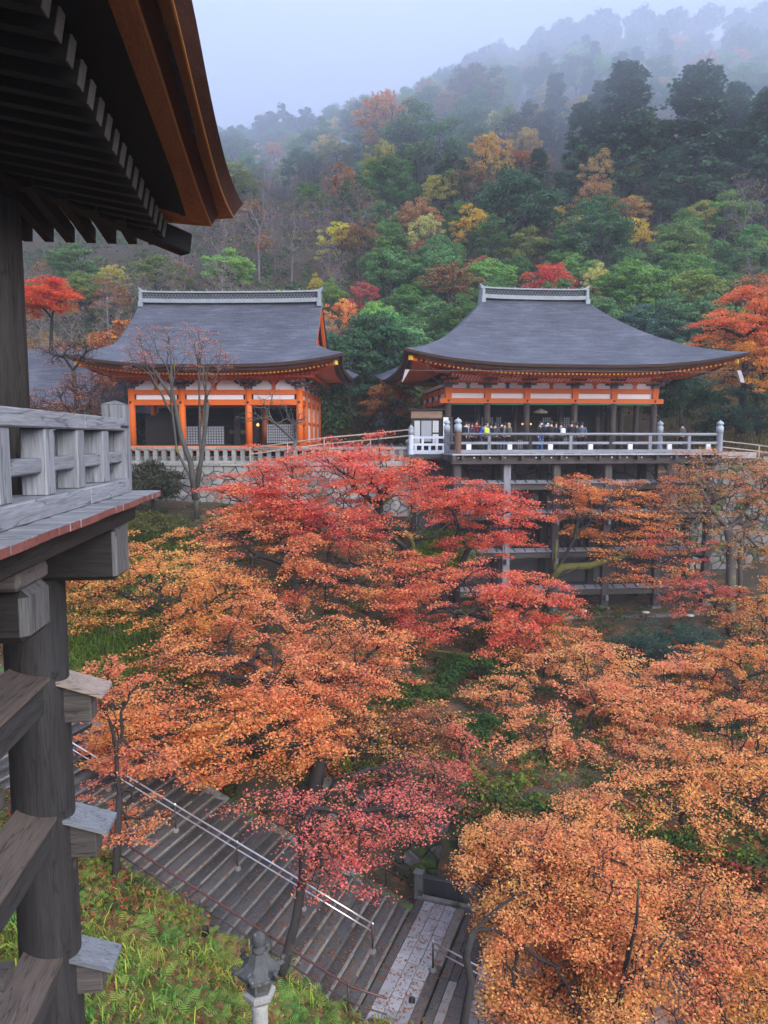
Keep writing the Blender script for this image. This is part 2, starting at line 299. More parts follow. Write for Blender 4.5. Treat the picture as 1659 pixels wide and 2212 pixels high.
# ------------------------------------------------------------------ bark-roofed halls
roof_bark = None
def bark_roof_mat():
    m, n, p, N, L = _base('cypress_bark_roof')
    tc = N('ShaderNodeTexCoord'); mp = N('ShaderNodeMapping'); mp.inputs['Scale'].default_value = (.45, .45, 5.5); L(tc.outputs['Object'], mp.inputs[0])
    a = N('ShaderNodeTexNoise'); a.inputs['Scale'].default_value = 1.6; a.inputs['Detail'].default_value = 8; a.inputs['Roughness'].default_value = .75; L(mp.outputs[0], a.inputs['Vector'])
    b = N('ShaderNodeTexNoise'); b.inputs['Scale'].default_value = .35; b.inputs['Detail'].default_value = 5; L(tc.outputs['Object'], b.inputs['Vector'])
    c = N('ShaderNodeTexNoise'); c.inputs['Scale'].default_value = 14; c.inputs['Detail'].default_value = 3; L(tc.outputs['Object'], c.inputs['Vector'])
    s1 = N('ShaderNodeMath'); s1.operation = 'MULTIPLY_ADD'; s1.inputs[1].default_value = .5; L(a.outputs[0], s1.inputs[0])
    s2 = N('ShaderNodeMath'); s2.operation = 'MULTIPLY_ADD'; s2.inputs[1].default_value = .25; s2.inputs[2].default_value = 0; L(b.outputs[0], s2.inputs[0])
    s3 = N('ShaderNodeMath'); s3.operation = 'MULTIPLY_ADD'; s3.inputs[1].default_value = .25; L(c.outputs[0], s3.inputs[0]); L(s2.outputs[0], s3.inputs[2]); L(s3.outputs[0], s1.inputs[2])
    r = N('ShaderNodeValToRGB'); e = r.color_ramp.elements
    e[0].position = .36; e[0].color = (.022, .023, .030, 1); e[1].position = .64; e[1].color = (.145, .148, .172, 1)
    k = e.new(.5); k.color = (.068, .070, .086, 1)
    L(s1.outputs[0], r.inputs[0]); L(r.outputs[0], p.inputs['Base Color']); p.inputs['Roughness'].default_value = .7; p.inputs['Specular IOR Level'].default_value = .35
    bp = N('ShaderNodeBump'); bp.inputs['Strength'].default_value = .7; bp.inputs['Distance'].default_value = .06; L(s1.outputs[0], bp.inputs['Height']); L(bp.outputs[0], p.inputs['Normal'])
    return m
roof_bark = bark_roof_mat()
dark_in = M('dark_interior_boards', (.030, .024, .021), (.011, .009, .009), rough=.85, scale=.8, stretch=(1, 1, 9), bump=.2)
lattice_p = plain('pale_lattice_paper', (.34, .36, .40), .9)

class Hall:
    """Roof over an eave rectangle (half sizes a, b round (cx, cy)) with a ridge of half length r; gable < 1 makes a hip-and-gable roof."""
    def __init__(s, cx, cy, a, b, r, ze, zr, lift, pw=1.55, gable=1.0, rg=None):
        s.__dict__.update(locals()); s.rg = rg or r
    def g(s, t): return .42*t + .58*t**s.pw*t**.35 if t > 0 else 0.0
    def lf(s, u, t): return s.lift * abs(u)**3.2 * max(0, 1-t)**1.6
    def front(s, u, t, side=-1):
        x = (s.a + (s.r - s.a)*t) if s.gable >= 1 else (s.a + (s.rg - s.a)*min(t/s.gable, 1))
        k = 1 + .030*(1-t)*abs(u)**4
        return (s.cx + u*x*k, s.cy + side*s.b*(1-t)*k, s.ze + (s.zr-s.ze)*s.g(t) + s.lf(u, t))
    def side(s, u, t, sg):
        x = (s.a + (s.r - s.a)*t) if s.gable >= 1 else (s.a + (s.rg - s.a)*min(t/s.gable, 1))
        k = 1 + .030*(1-t)*abs(u)**4
        return (s.cx + sg*x*k, s.cy + u*s.b*(1-t)*k, s.ze + (s.zr-s.ze)*s.g(t) + s.lf(u, t))
    def ring(s, inset, dz, n=36, lift=1.0, z=None):
        """Closed loop round the eaves, a little in and below the roof's edge."""
        P = []
        for (f, sg) in ((0, -1), (1, 1), (2, 1), (3, -1)):
            for i in range(n):
                u = -1 + 2*i/n
                if f == 0: p = s.front(u, 0, -1)
                elif f == 1: p = s.side(u, 0, 1)
                elif f == 2: p = s.front(-u, 0, 1)
                else: p = s.side(-u, 0, -1)
                ex, ey = p[0]-s.cx, p[1]-s.cy
                kx, ky = 1 - inset/s.a, 1 - inset/s.b
                zz = s.ze + (p[2]-s.ze)*lift + dz if z is None else z
                P.append((s.cx + ex*kx, s.cy + ey*ky, zz))
        return P
    def build(s, T, th, plate, zplate, edge_m):
        A, B = 44, 26
        mb = MB()
        tt = [i/B for i in range(B+1)]; uu = [-1 + 2*j/A for j in range(A+1)]
        for sd in (-1, 1):
            P = [[s.front(u, t, sd) for u in uu] for t in tt]
            mb.grid(P if sd < 0 else [r[::-1] for r in P])
        ts = [t*min(s.gable, 1) for t in tt]
        for sg in (-1, 1):
            P = [[s.side(u, t, sg) for u in uu] for t in ts]
            mb.grid(P if sg > 0 else [r[::-1] for r in P])
        part('roof', mb, roof_bark, T, smooth=True)
        def band(name, loops, m):
            mb = MB(); n = len(loops[0])
            for r0, r1 in zip(loops[:-1], loops[1:]):
                mb.add(r0 + r1, [(k, n+k, n+(k+1) % n, (k+1) % n) for k in range(n)])
            return part(name, mb, m, T)
        band('upper_eave_layer', [s.ring(0.004, 0), s.ring(.07, -th*.5), s.ring(.24, -th*.52)], edge_m)
        band('lower_eave_layer', [s.ring(.24, -th*.53), s.ring(.32, -th), s.ring(.62, -th*1.02, lift=.97)], edge_m)
        n = 36; outer = s.ring(.60, -th*1.03, lift=.97)
        pa, pb, px, py = plate
        inner = []
        for (f, sg) in ((0, 0), (1, 0), (2, 0), (3, 0)):
            for i in range(n):
                u = -1 + 2*i/n
                inner.append([(px + u*pa, py - pb, zplate), (px + pa, py + u*pb, zplate), (px - u*pa, py + pb, zplate), (px - pa, py - u*pb, zplate)][f])
        band('soffit', [outer, inner], verm)
        if s.gable < 1:
            t0 = s.gable
            for sg in (-1, 1):
                xg = s.cx + sg*(s.rg - .55); up_ = [s.front(0, t0 + (1-t0)*i/10, -1) for i in range(11)]
                prof = [(xg, p[1], p[2]-.12) for p in up_] + [(xg, 2*s.cy-p[1], p[2]-.12) for p in up_[::-1]]
                mb = MB(); mb.prism(prof, (sg*.05, 0, 0)); part('gable_wall', mb, verm, T)
                for sd in (-1, 1):
                    for k, (wd, off, m_) in enumerate(((.34, .30, bark_edge), (.26, .22, verm))):
                        mb = MB()
                        for i in range(10):
                            p, q = up_[i], up_[i+1]
                            y0, y1 = (p[1], q[1]) if sd < 0 else (2*s.cy-p[1], 2*s.cy-q[1])
                            x0 = s.cx + sg*(s.rg - off); dz = -.02 - k*.30
                            mb.add([(x0, y0, p[2]+dz), (x0, y1, q[2]+dz), (x0, y1, q[2]+dz-wd), (x0, y0, p[2]+dz-wd),
                                    (x0+sg*.2, y0, p[2]+dz), (x0+sg*.2, y1, q[2]+dz), (x0+sg*.2, y1, q[2]+dz-wd), (x0+sg*.2, y0, p[2]+dz-wd)],
                                   [(0,1,2,3), (7,6,5,4), (0,4,5,1), (1,5,6,2), (2,6,7,3), (3,7,4,0)])
                        part('bargeboard', mb, m_, T)
                for yy in (-.55, .55):
                    mb = MB(); mb.box((xg+sg*.052, s.cy+yy-.09, s.ze + (s.zr-s.ze)*s.g(t0)), (xg+sg*.12, s.cy+yy+.09, s.zr-1.6)); part('gable_strut', mb, white, T)
    def rafters(s, T, inset0, dz, run, rise, n, size, mesh_name, faces=('f',), lift=.97, tip=yellow):
        w_, h_ = size
        mb = MB(); mb.bar((0, .02, 0), (0, run, rise), w_, h_); me = mb.mesh(mesh_name); me.materials.append(verm)
        mb = MB(); mb.bar((0, 0, -.001), (0, .03, .001), w_+.012, h_*.8); mt = mb.mesh(mesh_name+'_end'); mt.materials.append(tip)
        for f in faces:
            for i in range(n):
                u = (-1 + 2*(i+.5)/n)
                p = s.front(u, 0, -1) if f == 'f' else s.side(u, 0, 1 if f == 'r' else -1)
                k = 1 - inset0/s.a, 1 - inset0/s.b
                x, y = s.cx + (p[0]-s.cx)*k[0], s.cy + (p[1]-s.cy)*k[1]; z = s.ze + (p[2]-s.ze)*lift + dz
                rz = {'f': 0, 'r': math.pi/2, 'l': -math.pi/2}[f]
                o = put('rafter', me, T, (x, y, z), (0, 0, rz)); put('rafter_end', mt, o)
    def ridge_cap(s, T, half, h, dep=.5):
        z0 = s.zr - .12; y = s.cy; x0, x1 = s.cx-half, s.cx+half
        R = lambda x: .06*abs((x-s.cx)/half)**3
        def strip(name, za, zb, d, m, n=14, ext=0):
            mb = MB(); P = []
            for i in range(n+1):
                x = x0-ext + (x1-x0+2*ext)*i/n; l = R(x); P.append([(x, y-d, z0+za+l), (x, y-d, z0+zb+l), (x, y+d, z0+zb+l), (x, y+d, z0+za+l), (x, y-d, z0+za+l)])
            mb.grid(P); mb.add([P[0][k] for k in range(4)] + [P[-1][k] for k in range(4)], [(0,1,2,3), (7,6,5,4)]); return part(name, mb, m, T)
        strip('ridge_sill', -.1, h*.22, dep, ridge_tile)
        strip('ridge_band', h*.22, h*.78, dep*.62, ridge_dark)
        strip('ridge_coping', h*.78, h*.92, dep*.85, ridge_tile, ext=.05)
        mb = MB(); n = int((x1-x0)/.21)
        for i in range(n):
            x = x0 + (i+.5)*(x1-x0)/n; l = R(x)
            for q in range(2):
                zc = z0 + h*(.30 + .22*q) + l; pts = [(x + (.105 if q else 0) + .10*math.cos(t), y-dep*.64, zc + .12*math.sin(t)) for t in (0, .6, 1.2, 1.94, 2.54, 3.14)]
                mb.tube(pts, .011, 4, cap=False)
        tag(part('ridge_tile_arches', mb, ridge_tile, T), kind='stuff')
        for i in range(int(2*half/1.0)+1):
            x = x0 + .2 + i*(2*half-.4)/int(2*half/1.0); mb = MB(); mb.tube([(x, y-dep*.4, z0+h*.9+R(x)), (x, y-dep*.4, z0+h*.9+R(x)+.17)], .025, 5); part('ridge_spike', mb, ridge_tile, T)
        for sg in (-1, 1):
            xe = s.cx + sg*half; zt = z0 + R(xe); mb = MB()
            mb.box((xe, y-dep*1.08, zt-.22), (xe+sg*.20, y+dep*1.08, zt+h*.80)); mb.box((xe-sg*.05, y-dep*1.2, zt-.42), (xe+sg*.25, y+dep*1.2, zt-.05)); mb.box((xe-sg*.08, y-dep*.7, zt-.66), (xe+sg*.2, y+dep*.7, zt-.40))
            mb.prism([(xe-sg*.35, y-dep*.5, zt+h*.90), (xe+sg*.22, y-dep*.5, zt+h*.78), (xe+sg*.34, y-dep*.5, zt+h*1.30), (xe+sg*.14, y-dep*.5, zt+h*1.10), (xe-sg*.05, y-dep*.5, zt+h*1.0)], (0, dep, 0))
            part('ridge_end_tile', mb, ridge_tile, T, bevel=.02)
def bracket(T, x, y, z, sc_=1.0, name='bracket_set'):
    mb = MB(); k = sc_
    mb.box((x-.22*k, y-.22*k, z), (x+.22*k, y+.22*k, z+.16*k))
    mb.mi = 1
    mb.box((x-.62*k, y-.08, z+.17*k), (x+.62*k, y+.08, z+.30*k)); mb.box((x-.09, y-.75*k, z+.17*k), (x+.09, y+.1, z+.30*k))
    mb.mi = 0
    for dx in (-.52, 0, .52): mb.box((x+dx*k-.13*k, y-.12*k, z+.31*k), (x+dx*k+.13*k, y+.12*k, z+.43*k))
    mb.mi = 1
    for yy in (-.40, -.72):
        mb.box((x-.50*k, y+yy*k-.07, z+.44*k), (x+.50*k, y+yy*k+.07, z+.55*k))
        mb.mi = 2
        for dx in (-.42, 0, .42): mb.box((x+dx*k-.11*k, y+yy*k-.10, z+.56*k), (x+dx*k+.11*k, y+yy*k+.10, z+.66*k))
        mb.mi = 1
    mb.bar((x-.7*k, y-.1, z+.36*k), (x-1.0*k, y-.12, z+.58*k), .1, .14); mb.bar((x+.7*k, y-.1, z+.36*k), (x+1.0*k, y-.12, z+.58*k), .1, .14)
    return part(name, mb, [carve, carve_b, verm_dk], T)
carve_b = M('painted_bracket_arm', (.16, .085, .06), (.07, .05, .05), rough=.7, scale=5, bump=.15, spots=((.22, .24, .25), 6, .55))
def lattice(T, a, b, nx_, nz_, bar=.03, m_=None, mb_=None, name='lattice_door'):
    """A grid of bars over pale paper between corners a and b, facing -y."""
    (x0, y, z0), (x1, _, z1) = a, b
    mb = MB(); mb.box((x0, y+.03, z0), (x1, y+.05, z1)); o = part(name, mb, mb_ or lattice_p, T)
    m2 = MB()
    for i in range(nx_+1): x = x0 + (x1-x0)*i/nx_; m2.box((x-bar/2, y-.012, z0), (x+bar/2, y+.028, z1))
    for k in range(nz_+1): z = z0 + (z1-z0)*k/nz_; m2.box((x0-bar/2, y-.017, z-bar/2), (x1+bar/2, y+.026, z+bar/2))
    tag(part('lattice_bars', m2, m_ or whz, o), kind='stuff')
    return o
def panel(T, name, a, b, m, bevel=0): mb = MB(); mb.box(a, b); return part(name, mb, m, T, bevel=bevel)

# ---- right hall, on the edge of the stilt stage (its own frame: x along the front, y away, z = world height)
OK_X = 15.55; OK_Y = 46.0
hall_r = thing('temple_hall', 'wide vermilion temple hall with hipped bark roof on the high stilt stage', 'temple', (OK_X, OK_Y, 0), 0)
RH = Hall(.12, 5.0, 9.95, 9.0, 3.45, 4.20, 9.6, .80)
colx = [at(d, 870, OK_Y)[0] - OK_X for d in (968, 1052.5, 1137.5, 1241, 1325, 1413)]
c0, c1 = colx[0], colx[-1]
RH.build(hall_r, .33, ((c1-c0)/2 + .1, 5.0, (c0+c1)/2, 4.9), 4.15, bark_edge)
RH.rafters(hall_r, .66, -.50, 1.1, .05, 74, (.085, .10), 'flying_rafter', ('f',))
RH.rafters(hall_r, 1.75, -.62, 1.6, .16, 60, (.09, .12), 'base_rafter', ('f',), .55, tip=verm)
for sx in (-1, 1):
    p = RH.front(sx, 0, -1); mb = MB(); q = Vector((p[0]*.955 - .02, p[1] + .45, p[2]-.50)); mb.bar(q, (c0 if sx < 0 else c1, 0, 4.0), .2, .24); o = part('hip_rafter', mb, verm, hall_r)
    mb = MB(); d = (Vector((c0 if sx < 0 else c1, 0, 4.0)) - q).normalized(); mb.bar(q - d*.03, q + d*.12, .21, .25); part('rafter_end', mb, yellow, o)
RH.ridge_cap(hall_r, 3.55, .72)
mb = MB(); mb.tube([(c0-1.0, -1.15, 3.98), (c1+1.0, -1.15, 3.98)], .11, 10); part('eave_purlin', mb, verm, hall_r)
# cove between purlin and wall: white boards with vermilion ribs
mb = MB(); mb.grid([[(c0, -1.08, 3.90), (c1, -1.08, 3.90)], [(c0, -.85, 3.74), (c1, -.85, 3.74)], [(c0, -.12, 3.50), (c1, -.12, 3.50)]]); part('cove_board', mb, white, hall_r)
mb = MB(); n = int((c1-c0)/.21)
for i in range(n+1):
    x = c0 + (c1-c0)*i/n; mb.bar((x, -1.10, 3.89), (x, -.87, 3.72), .09, .05); mb.bar((x, -.87, 3.72), (x, -.12, 3.48), .09, .05)
tag(part('cove_ribs', mb, verm, hall_r), kind='stuff')
panel(hall_r, 'lower_beam', (c0-.55, -.17, 2.13), (c1+.55, .17, 2.44), verm, .015)
panel(hall_r, 'upper_beam', (c0-.25, -.16, 2.76), (c1+.25, .16, 3.06), verm, .015)
panel(hall_r, 'top_plate', (c0-.3, -.13, 3.40), (c1+.3, .13, 3.52), verm, .01)
for i, x in enumerate(colx):
    mb = MB(); mb.tube([(x, 0, -.8), (x, 0, 2.13)], .20, 16); part('column', mb, whz, hall_r, smooth=True)
    mb = MB(); mb.box((x-.2, -.2, 2.44), (x+.2, .2, 3.10)); part('column_head', mb, verm, hall_r, bevel=.02)
    mb = MB(); mb.lathe((0, 0, 0), [(.075, 0), (.075, .03), (.03, .06)], 8); me = mb.mesh('nail_cover'); me.materials.append(iron); put('nail_cover', me, hall_r, (x, -.172, 2.29), (math.pi/2, 0, 0))
    bracket(hall_r, x, 0, 3.10, 1.0)
sc_cols = [green_p, blue_p, verm_dk, verm_dk, verm]
for i in range(5):
    a, b = colx[i]+.205, colx[i+1]-.205
    panel(hall_r, 'lower_wall_panel', (a, -.05, 2.44), (b, .05, 2.76), white)
    m_ = (a+b)/2
    for (p, q) in ((a+.12, m_-.13), (m_+.13, b-.12)):
        mb = MB(); w_ = q-p; mb.prism([(p-.1, -.06, 3.06), (q+.1, -.06, 3.06), (q+.02, -.06, 3.30), (q-.10, -.06, 3.40), (p+.10, -.06, 3.40), (p-.02, -.06, 3.30)], (0, .1, 0)); part('upper_wall_panel', mb, white, hall_r)
    mb = MB(); mb.prism([(m_-.13, -.10, 3.06), (m_+.13, -.10, 3.06), (m_+.07, -.10, 3.34), (m_-.07, -.10, 3.34)], (0, .16, 0)); mb.box((m_-.16, -.11, 3.30), (m_+.16, .06, 3.40)); part('strut', mb, sc_cols[i], hall_r)
    panel(hall_r, 'green_frieze', (a, -.06, 2.05), (b, .06, 2.13), green_p)
# side beams and second row
for x in (c0, c1):
    for z0, z1 in ((2.13, 2.44), (2.76, 3.06)): panel(hall_r, 'side_beam', (x-.15, .17, z0), (x+.15, 9.8, z1), verm)
    panel(hall_r, 'side_wall_panel', (x-.04, .2, 2.44), (x+.04, 9.8, 2.76), white); panel(hall_r, 'side_wall_panel', (x-.04, .2, 3.06), (x+.04, 9.8, 3.45), white)
    for y in (2.6, 5.0, 7.4, 9.8):
        mb = MB(); mb.tube([(x, y, -.8), (x, y, 3.1)], .19, 12); part('column', mb, whz, hall_r, smooth=True)
for x in colx[1:-1]:
    mb = MB(); mb.tube([(x, 2.6, -.8), (x, 2.6, 3.3)], .17, 12); part('column', mb, whz, hall_r, smooth=True)
panel(hall_r, 'floor', (c0-.4, .25, -1.0), (c1+.4, 10.2, -.88), M('bounce_hall_floor', (.34, .32, .30), (.22, .20, .19), rough=.45, scale=2))  # pale floor laid in to bounce light under the eaves
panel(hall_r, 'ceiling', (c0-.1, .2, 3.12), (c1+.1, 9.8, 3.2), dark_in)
for i in range(5):
    a, b = colx[i]+.1, colx[i+1]-.1
    if i < 4:
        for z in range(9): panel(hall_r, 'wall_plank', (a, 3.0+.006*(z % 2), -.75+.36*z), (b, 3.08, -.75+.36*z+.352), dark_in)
for (a, b) in ((colx[0]+.25, colx[0]+.9), (colx[1]+.35, colx[1]+1.15), (colx[1]+1.35, colx[1]+1.7), (colx[2]+2.0, colx[2]+2.6), (colx[3]+.35, colx[3]+.8)):
    lattice(hall_r, (a, 2.93, -.35), (b, 2.93, 1.35), max(3, int((b-a)/.13)), 12)
for (a, b) in ((colx[1]+1.4, colx[2]-.3), (colx[2]+.3, colx[2]+1.1)): lattice(hall_r, (a, 2.90, -.75), (b, 2.90, -.15), max(3, int((b-a)/.13)), 5)
lattice(hall_r, (colx[4]+1.0, 6.2, -.5), (colx[4]+1.55, 6.2, 1.2), 6, 12, m_=verm_dk)
panel(hall_r, 'side_board', (colx[4]-.1, 3.0, -.75), (colx[4]+.55, 3.1, 3.0), dark_in)
mb = MB(); mb.lathe((colx[2]+1.2, .9, 1.55), [(.45, 0), (.48, .1), (.2, .22), (.06, .3)], 10); part('hanging_gong', mb, M('pale_brass', (.35, .34, .22)), hall_r)
glow = plain('lit_paper_lamp', (1.0, .30, .08), .6, 0, .5)
for dx in (-.27, .27):
    mb = MB(); mb.lathe((colx[2]+dx, -.1, .78), [(.03, 0), (.055, .03), (.055, .09), (.03, .12)], 8); part('column_lamp', mb, glow, hall_r)
spout_m = M('weathered_white_spout', (.46, .42, .41), (.30, .27, .26), rough=.8, scale=4)
# gutter hung below the eave, with white spouts
e0, e1 = RH.front(-1, 0, -1), RH.front(1, 0, -1)
for y, z in ((-3.80, 3.93),):
    mb = MB(); mb.tube([(e0[0]+.2, y-.5, z-.20), (e1[0]*.93, y-.5, z-.13)], .028, 6); o = part('rain_gutter', mb, wmx, hall_r)
    for sx, x, zz in ((-1, e0[0]+.2, z-.25), (1, e1[0]*.93, z-.13)):
        mb = MB(); mb.prism([(x-.12, y-.6, zz+.10), (x+.12, y-.6, zz+.10), (x+sx*.18+.10, y-.6, zz-.26), (x+sx*.34+.05, y-.6, zz-.62), (x+sx*.22-.08, y-.6, zz-.58)], (0, .22, 0)); part('gutter_spout', mb, spout_m, o)
    for i in range(14):
        u = -.9 + 1.8*i/13; p = RH.front(u, 0, -1); x = p[0]*.97
        mb = MB(); zt = 3.93-.17; mb.tube([(x, y-.5, zt), (x, y-.35, p[2]-.35)], .018, 5); part('gutter_hanger', mb, iron, o)

# ---- left hall: hip-and-gable roof, turned a little so that its right flank shows
hall_l = thing('temple_hall', 'left vermilion temple hall with hip-and-gable bark roof above the stone balustrade and wall', 'temple', (AM_C[0], AM_C[1], 0), AM_R)
LH = Hall(0, 4.4, 8.0, 7.4, 6.0, 4.30, 9.25, .62, gable=.36, rg=6.2)
def on_front(xd):
    d = ray(xd, 870); e1, e2 = math.cos(AM_R), math.sin(AM_R)           # AM_C + t*(e1, e2) lies on the sight line
    return float((d[1]*AM_C[0] - d[0]*AM_C[1]) / (d[0]*e2 - d[1]*e1))
lx = [on_front(v) for v in (284.6, 393, 537, 647)]
LH.build(hall_l, .36, ((lx[3]-lx[0])/2, 5.2, (lx[0]+lx[3])/2, 5.2), 4.0, bark_edge)
LH.rafters(hall_l, .66, -.52, 1.0, .05, 64, (.085, .10), 'flying_rafter', ('f',))
LH.rafters(hall_l, 1.6, -.66, 1.3, .14, 50, (.09, .12), 'base_rafter', ('f',), .55, tip=verm)
LH.ridge_cap(hall_l, 5.95, .74)
for sx in (-1, 1):
    p = LH.front(sx, 0, -1); q = Vector((p[0]*.94, p[1]+.5, p[2]-.52)); e = Vector((lx[3] if sx > 0 else lx[0], 0, 3.8)); mb = MB(); mb.bar(q, e, .22, .26); o = part('hip_rafter', mb, verm, hall_l)
    d = (e-q).normalized(); mb = MB(); mb.bar(q - d*.03, q + d*.15, .23, .27); part('rafter_end', mb, yellow, o)
mb = MB(); mb.tube([(lx[0]-.8, -.9, 3.78), (lx[3]+.8, -.9, 3.78)], .11, 10); part('eave_purlin', mb, verm, hall_l)
mb = MB(); mb.tube([(lx[3]+.9, -.8, 3.78), (lx[3]+.9, 11, 3.78)], .11, 10); part('eave_purlin', mb, verm, hall_l)
panel(hall_l, 'lower_beam', (lx[0]-.15, -.16, 2.02), (lx[3]+.15, .16, 2.38), verm, .015)
panel(hall_l, 'upper_beam', (lx[0]-.15, -.15, 2.68), (lx[3]+.15, .15, 2.98), verm, .015)
panel(hall_l, 'top_plate', (lx[0]-.2, -.13, 3.55), (lx[3]+.2, .13, 3.72), verm, .01)
for i, x in enumerate(lx):
    mb = MB(); mb.tube([(x, 0, -.55), (x, 0, 3.05)], .22, 16); part('column', mb, verm, hall_l, smooth=True)
    mb = MB(); mb.lathe((0, 0, 0), [(.08, 0), (.08, .03), (.03, .06)], 8); me = mb.mesh('nail_cover'); me.materials.append(iron); put('nail_cover', me, hall_l, (x, -.225, 2.2), (math.pi/2, 0, 0))
    bracket(hall_l, x, 0, 3.05, .85)
for i in range(3):
    a, b = lx[i]+.225, lx[i+1]-.225; m_ = (a+b)/2
    panel(hall_l, 'lower_wall_panel', (a+.1, -.05, 2.38), (b-.1, .05, 2.68), white)
    for (p, q) in ((a+.1, m_-.14), (m_+.14, b-.1)):
        mb = MB(); mb.prism([(p-.08, -.06, 2.98), (q+.08, -.06, 2.98), (q, -.06, 3.28), (q-.25, -.06, 3.55), (p+.25, -.06, 3.55), (p, -.06, 3.28)], (0, .1, 0)); part('upper_wall_panel', mb, white, hall_l)
    mb = MB(); mb.prism([(m_-.14, -.1, 2.98), (m_+.14, -.1, 2.98), (m_+.07, -.1, 3.42), (m_-.07, -.1, 3.42)], (0, .16, 0)); mb.box((m_-.2, -.11, 3.40), (m_+.2, .06, 3.56)); part('strut', mb, verm_dk, hall_l)
    panel(hall_l, 'frieze_back_board', (a, .10, 3.5), (b, .14, 3.62), carve)  # board behind the frieze, in the carving's own colours
# right flank: columns, white panels
ry = [0, 2.6, 5.2, 7.8, 10.4]
for k in range(1, 5):
    mb = MB(); mb.tube([(lx[3], ry[k], -.55), (lx[3], ry[k], 3.05)], .22, 14); part('column', mb, verm, hall_l, smooth=True); bracket(hall_l, lx[3], ry[k], 3.05, .7)
for k in range(4):
    for z0, z1 in ((2.02, 2.38), (2.68, 2.98), (-.5, -.3), (.85, 1.02)): panel(hall_l, 'side_beam', (lx[3]-.12, ry[k]+.2, z0), (lx[3]+.12, ry[k+1]-.2, z1), verm)
    panel(hall_l, 'side_wall_panel', (lx[3]-.04, ry[k]+.2, 2.38), (lx[3]+.04, ry[k+1]-.2, 2.68), white)
    panel(hall_l, 'side_wall_panel', (lx[3]-.04, ry[k]+.2, 2.98), (lx[3]+.04, ry[k+1]-.2, 3.5), white)
    if k:
        panel(hall_l, 'side_wall_panel', (lx[3]-.05, ry[k]+.25, 1.02), (lx[3]+.05, ry[k+1]-.25, 2.02), white); panel(hall_l, 'side_wall_panel', (lx[3]-.05, ry[k]+.25, -.3), (lx[3]+.05, ry[k+1]-.25, .85), white)
    else:
        lattice(hall_l, (lx[2]+1.0, .6, -.35), (lx[3]-.25, .6, .85), 14, 7)
for y in (2.6,):
    for x in lx[:3]:
        mb = MB(); mb.tube([(x+.55, y, -.55), (x+.55, y, 3.05)], .21, 14); part('column', mb, verm, hall_l, smooth=True)
    panel(hall_l, 'inner_beam', (lx[0], y-.12, 1.95), (lx[3], y+.12, 2.25), verm_dk)
panel(hall_l, 'ceiling', (lx[0], .2, 3.0), (lx[3]-.1, 10.4, 3.08), dark_in)
panel(hall_l, 'floor_board', (lx[0]-.5, -.6, -.62), (lx[3]+.5, 10.8, -.5), whx)
panel(hall_l, 'floor_edge_beam', (lx[0]-.6, -.78, -.82), (lx[3]+.6, -.62, -.52), verm)
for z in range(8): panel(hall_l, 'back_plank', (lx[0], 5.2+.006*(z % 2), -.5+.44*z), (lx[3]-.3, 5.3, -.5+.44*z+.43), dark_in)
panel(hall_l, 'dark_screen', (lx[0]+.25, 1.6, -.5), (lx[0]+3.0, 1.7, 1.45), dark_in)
for (a, b) in ((lx[1]-.55, lx[1]+2.35), (lx[2]+.9, lx[3]-.2)): lattice(hall_l, (a, 1.2, -.45), (b, 1.2, .72), int((b-a)/.17), 7)
for (a, b, y, z0, z1, m_) in ((.2, .6, 3.6, -.5, 2.2, whz), (1.5, 1.85, 3.6, -.5, 2.2, whz), (-.6, 2.0, 4.4, -.5, .25, dark_in), (-.2, 1.6, 4.0, .25, .5, M('altar_gilt', (.35, .22, .06), (.1, .06, .02), rough=.4, scale=5))):
    panel(hall_l, 'altar_screen', (a, y, z0), (b, y+.2, z1), m_)
mb = MB(); mb.lathe((1.9, 3.3, .75), [(.03, 0), (.09, .04), (.09, .16), (.03, .2)], 8); part('altar_lamp', mb, plain('altar_light', (1, .5, .15), .6, 0, .5), hall_l)
mb = MB(); mb.lathe((-1.2, .9, 1.7), [(.03, 0), (.12, .04), (.12, .25), (.03, .3)], 8); part('hanging_lantern', mb, M('gilt', (.5, .36, .08)), hall_l)

# ---- pale paving round the two halls, added to bounce light up under the eaves
pav_m = M('pale_bounce_paving', (.40, .385, .37), (.26, .25, .235), rough=.45, scale=1.2, bump=.2)
for nm, a, b in (('bounce_paving', (23.95, 43.9, -1.3), (28, 58, -.93)), ('bounce_paving', (4.4, 44.0, -1.3), (8.35, 57, -.97))): o = part(nm, MB().box(a, b), pav_m); tag(o, kind='structure')
pv_ = thing('courtyard_bounce_paving', None, None, (AM_C[0], AM_C[1], -1.2), AM_R, kind='structure'); part('bounce_paving', MB().box((-13.5, -2.4, -.3), (9.6, 12, .02)), pav_m, pv_)
# ---- low grey roof to the left of the left hall
ann = thing('annex_building', 'low side building with sloping dark bark roof left of the vermilion hall', 'building', (-23.5, 58.0, -1.2), math.radians(-10))
AH = Hall(0, 0, 11.0, 7.0, 8.0, 3.0, 7.6, .3)
mb = MB(); tt = [i/16 for i in range(17)]; uu = [-1+2*j/24 for j in range(25)]
for sd in (-1, 1):
    P = [[AH.front(u, t, sd) for u in uu] for t in tt]; mb.grid(P if sd < 0 else [r[::-1] for r in P])
for sg in (-1, 1):
    P = [[AH.side(u, t, sg) for u in uu] for t in tt]; mb.grid(P if sg > 0 else [r[::-1] for r in P])
part('roof', mb, roof_bark, ann, smooth=True)
mb = MB(); l0, l1, l2 = AH.ring(.004, 0), AH.ring(.1, -.3), AH.ring(2.2, -.34); n = len(l0)
for r0, r1 in ((l0, l1), (l1, l2)): mb.add(r0+r1, [(k, n+k, n+(k+1) % n, (k+1) % n) for k in range(n)])
part('eave_layer', mb, bark_edge, ann); panel(ann, 'wall', (-8.8, -4.9, -.4), (8.8, 4.9, 2.75), dark_in)
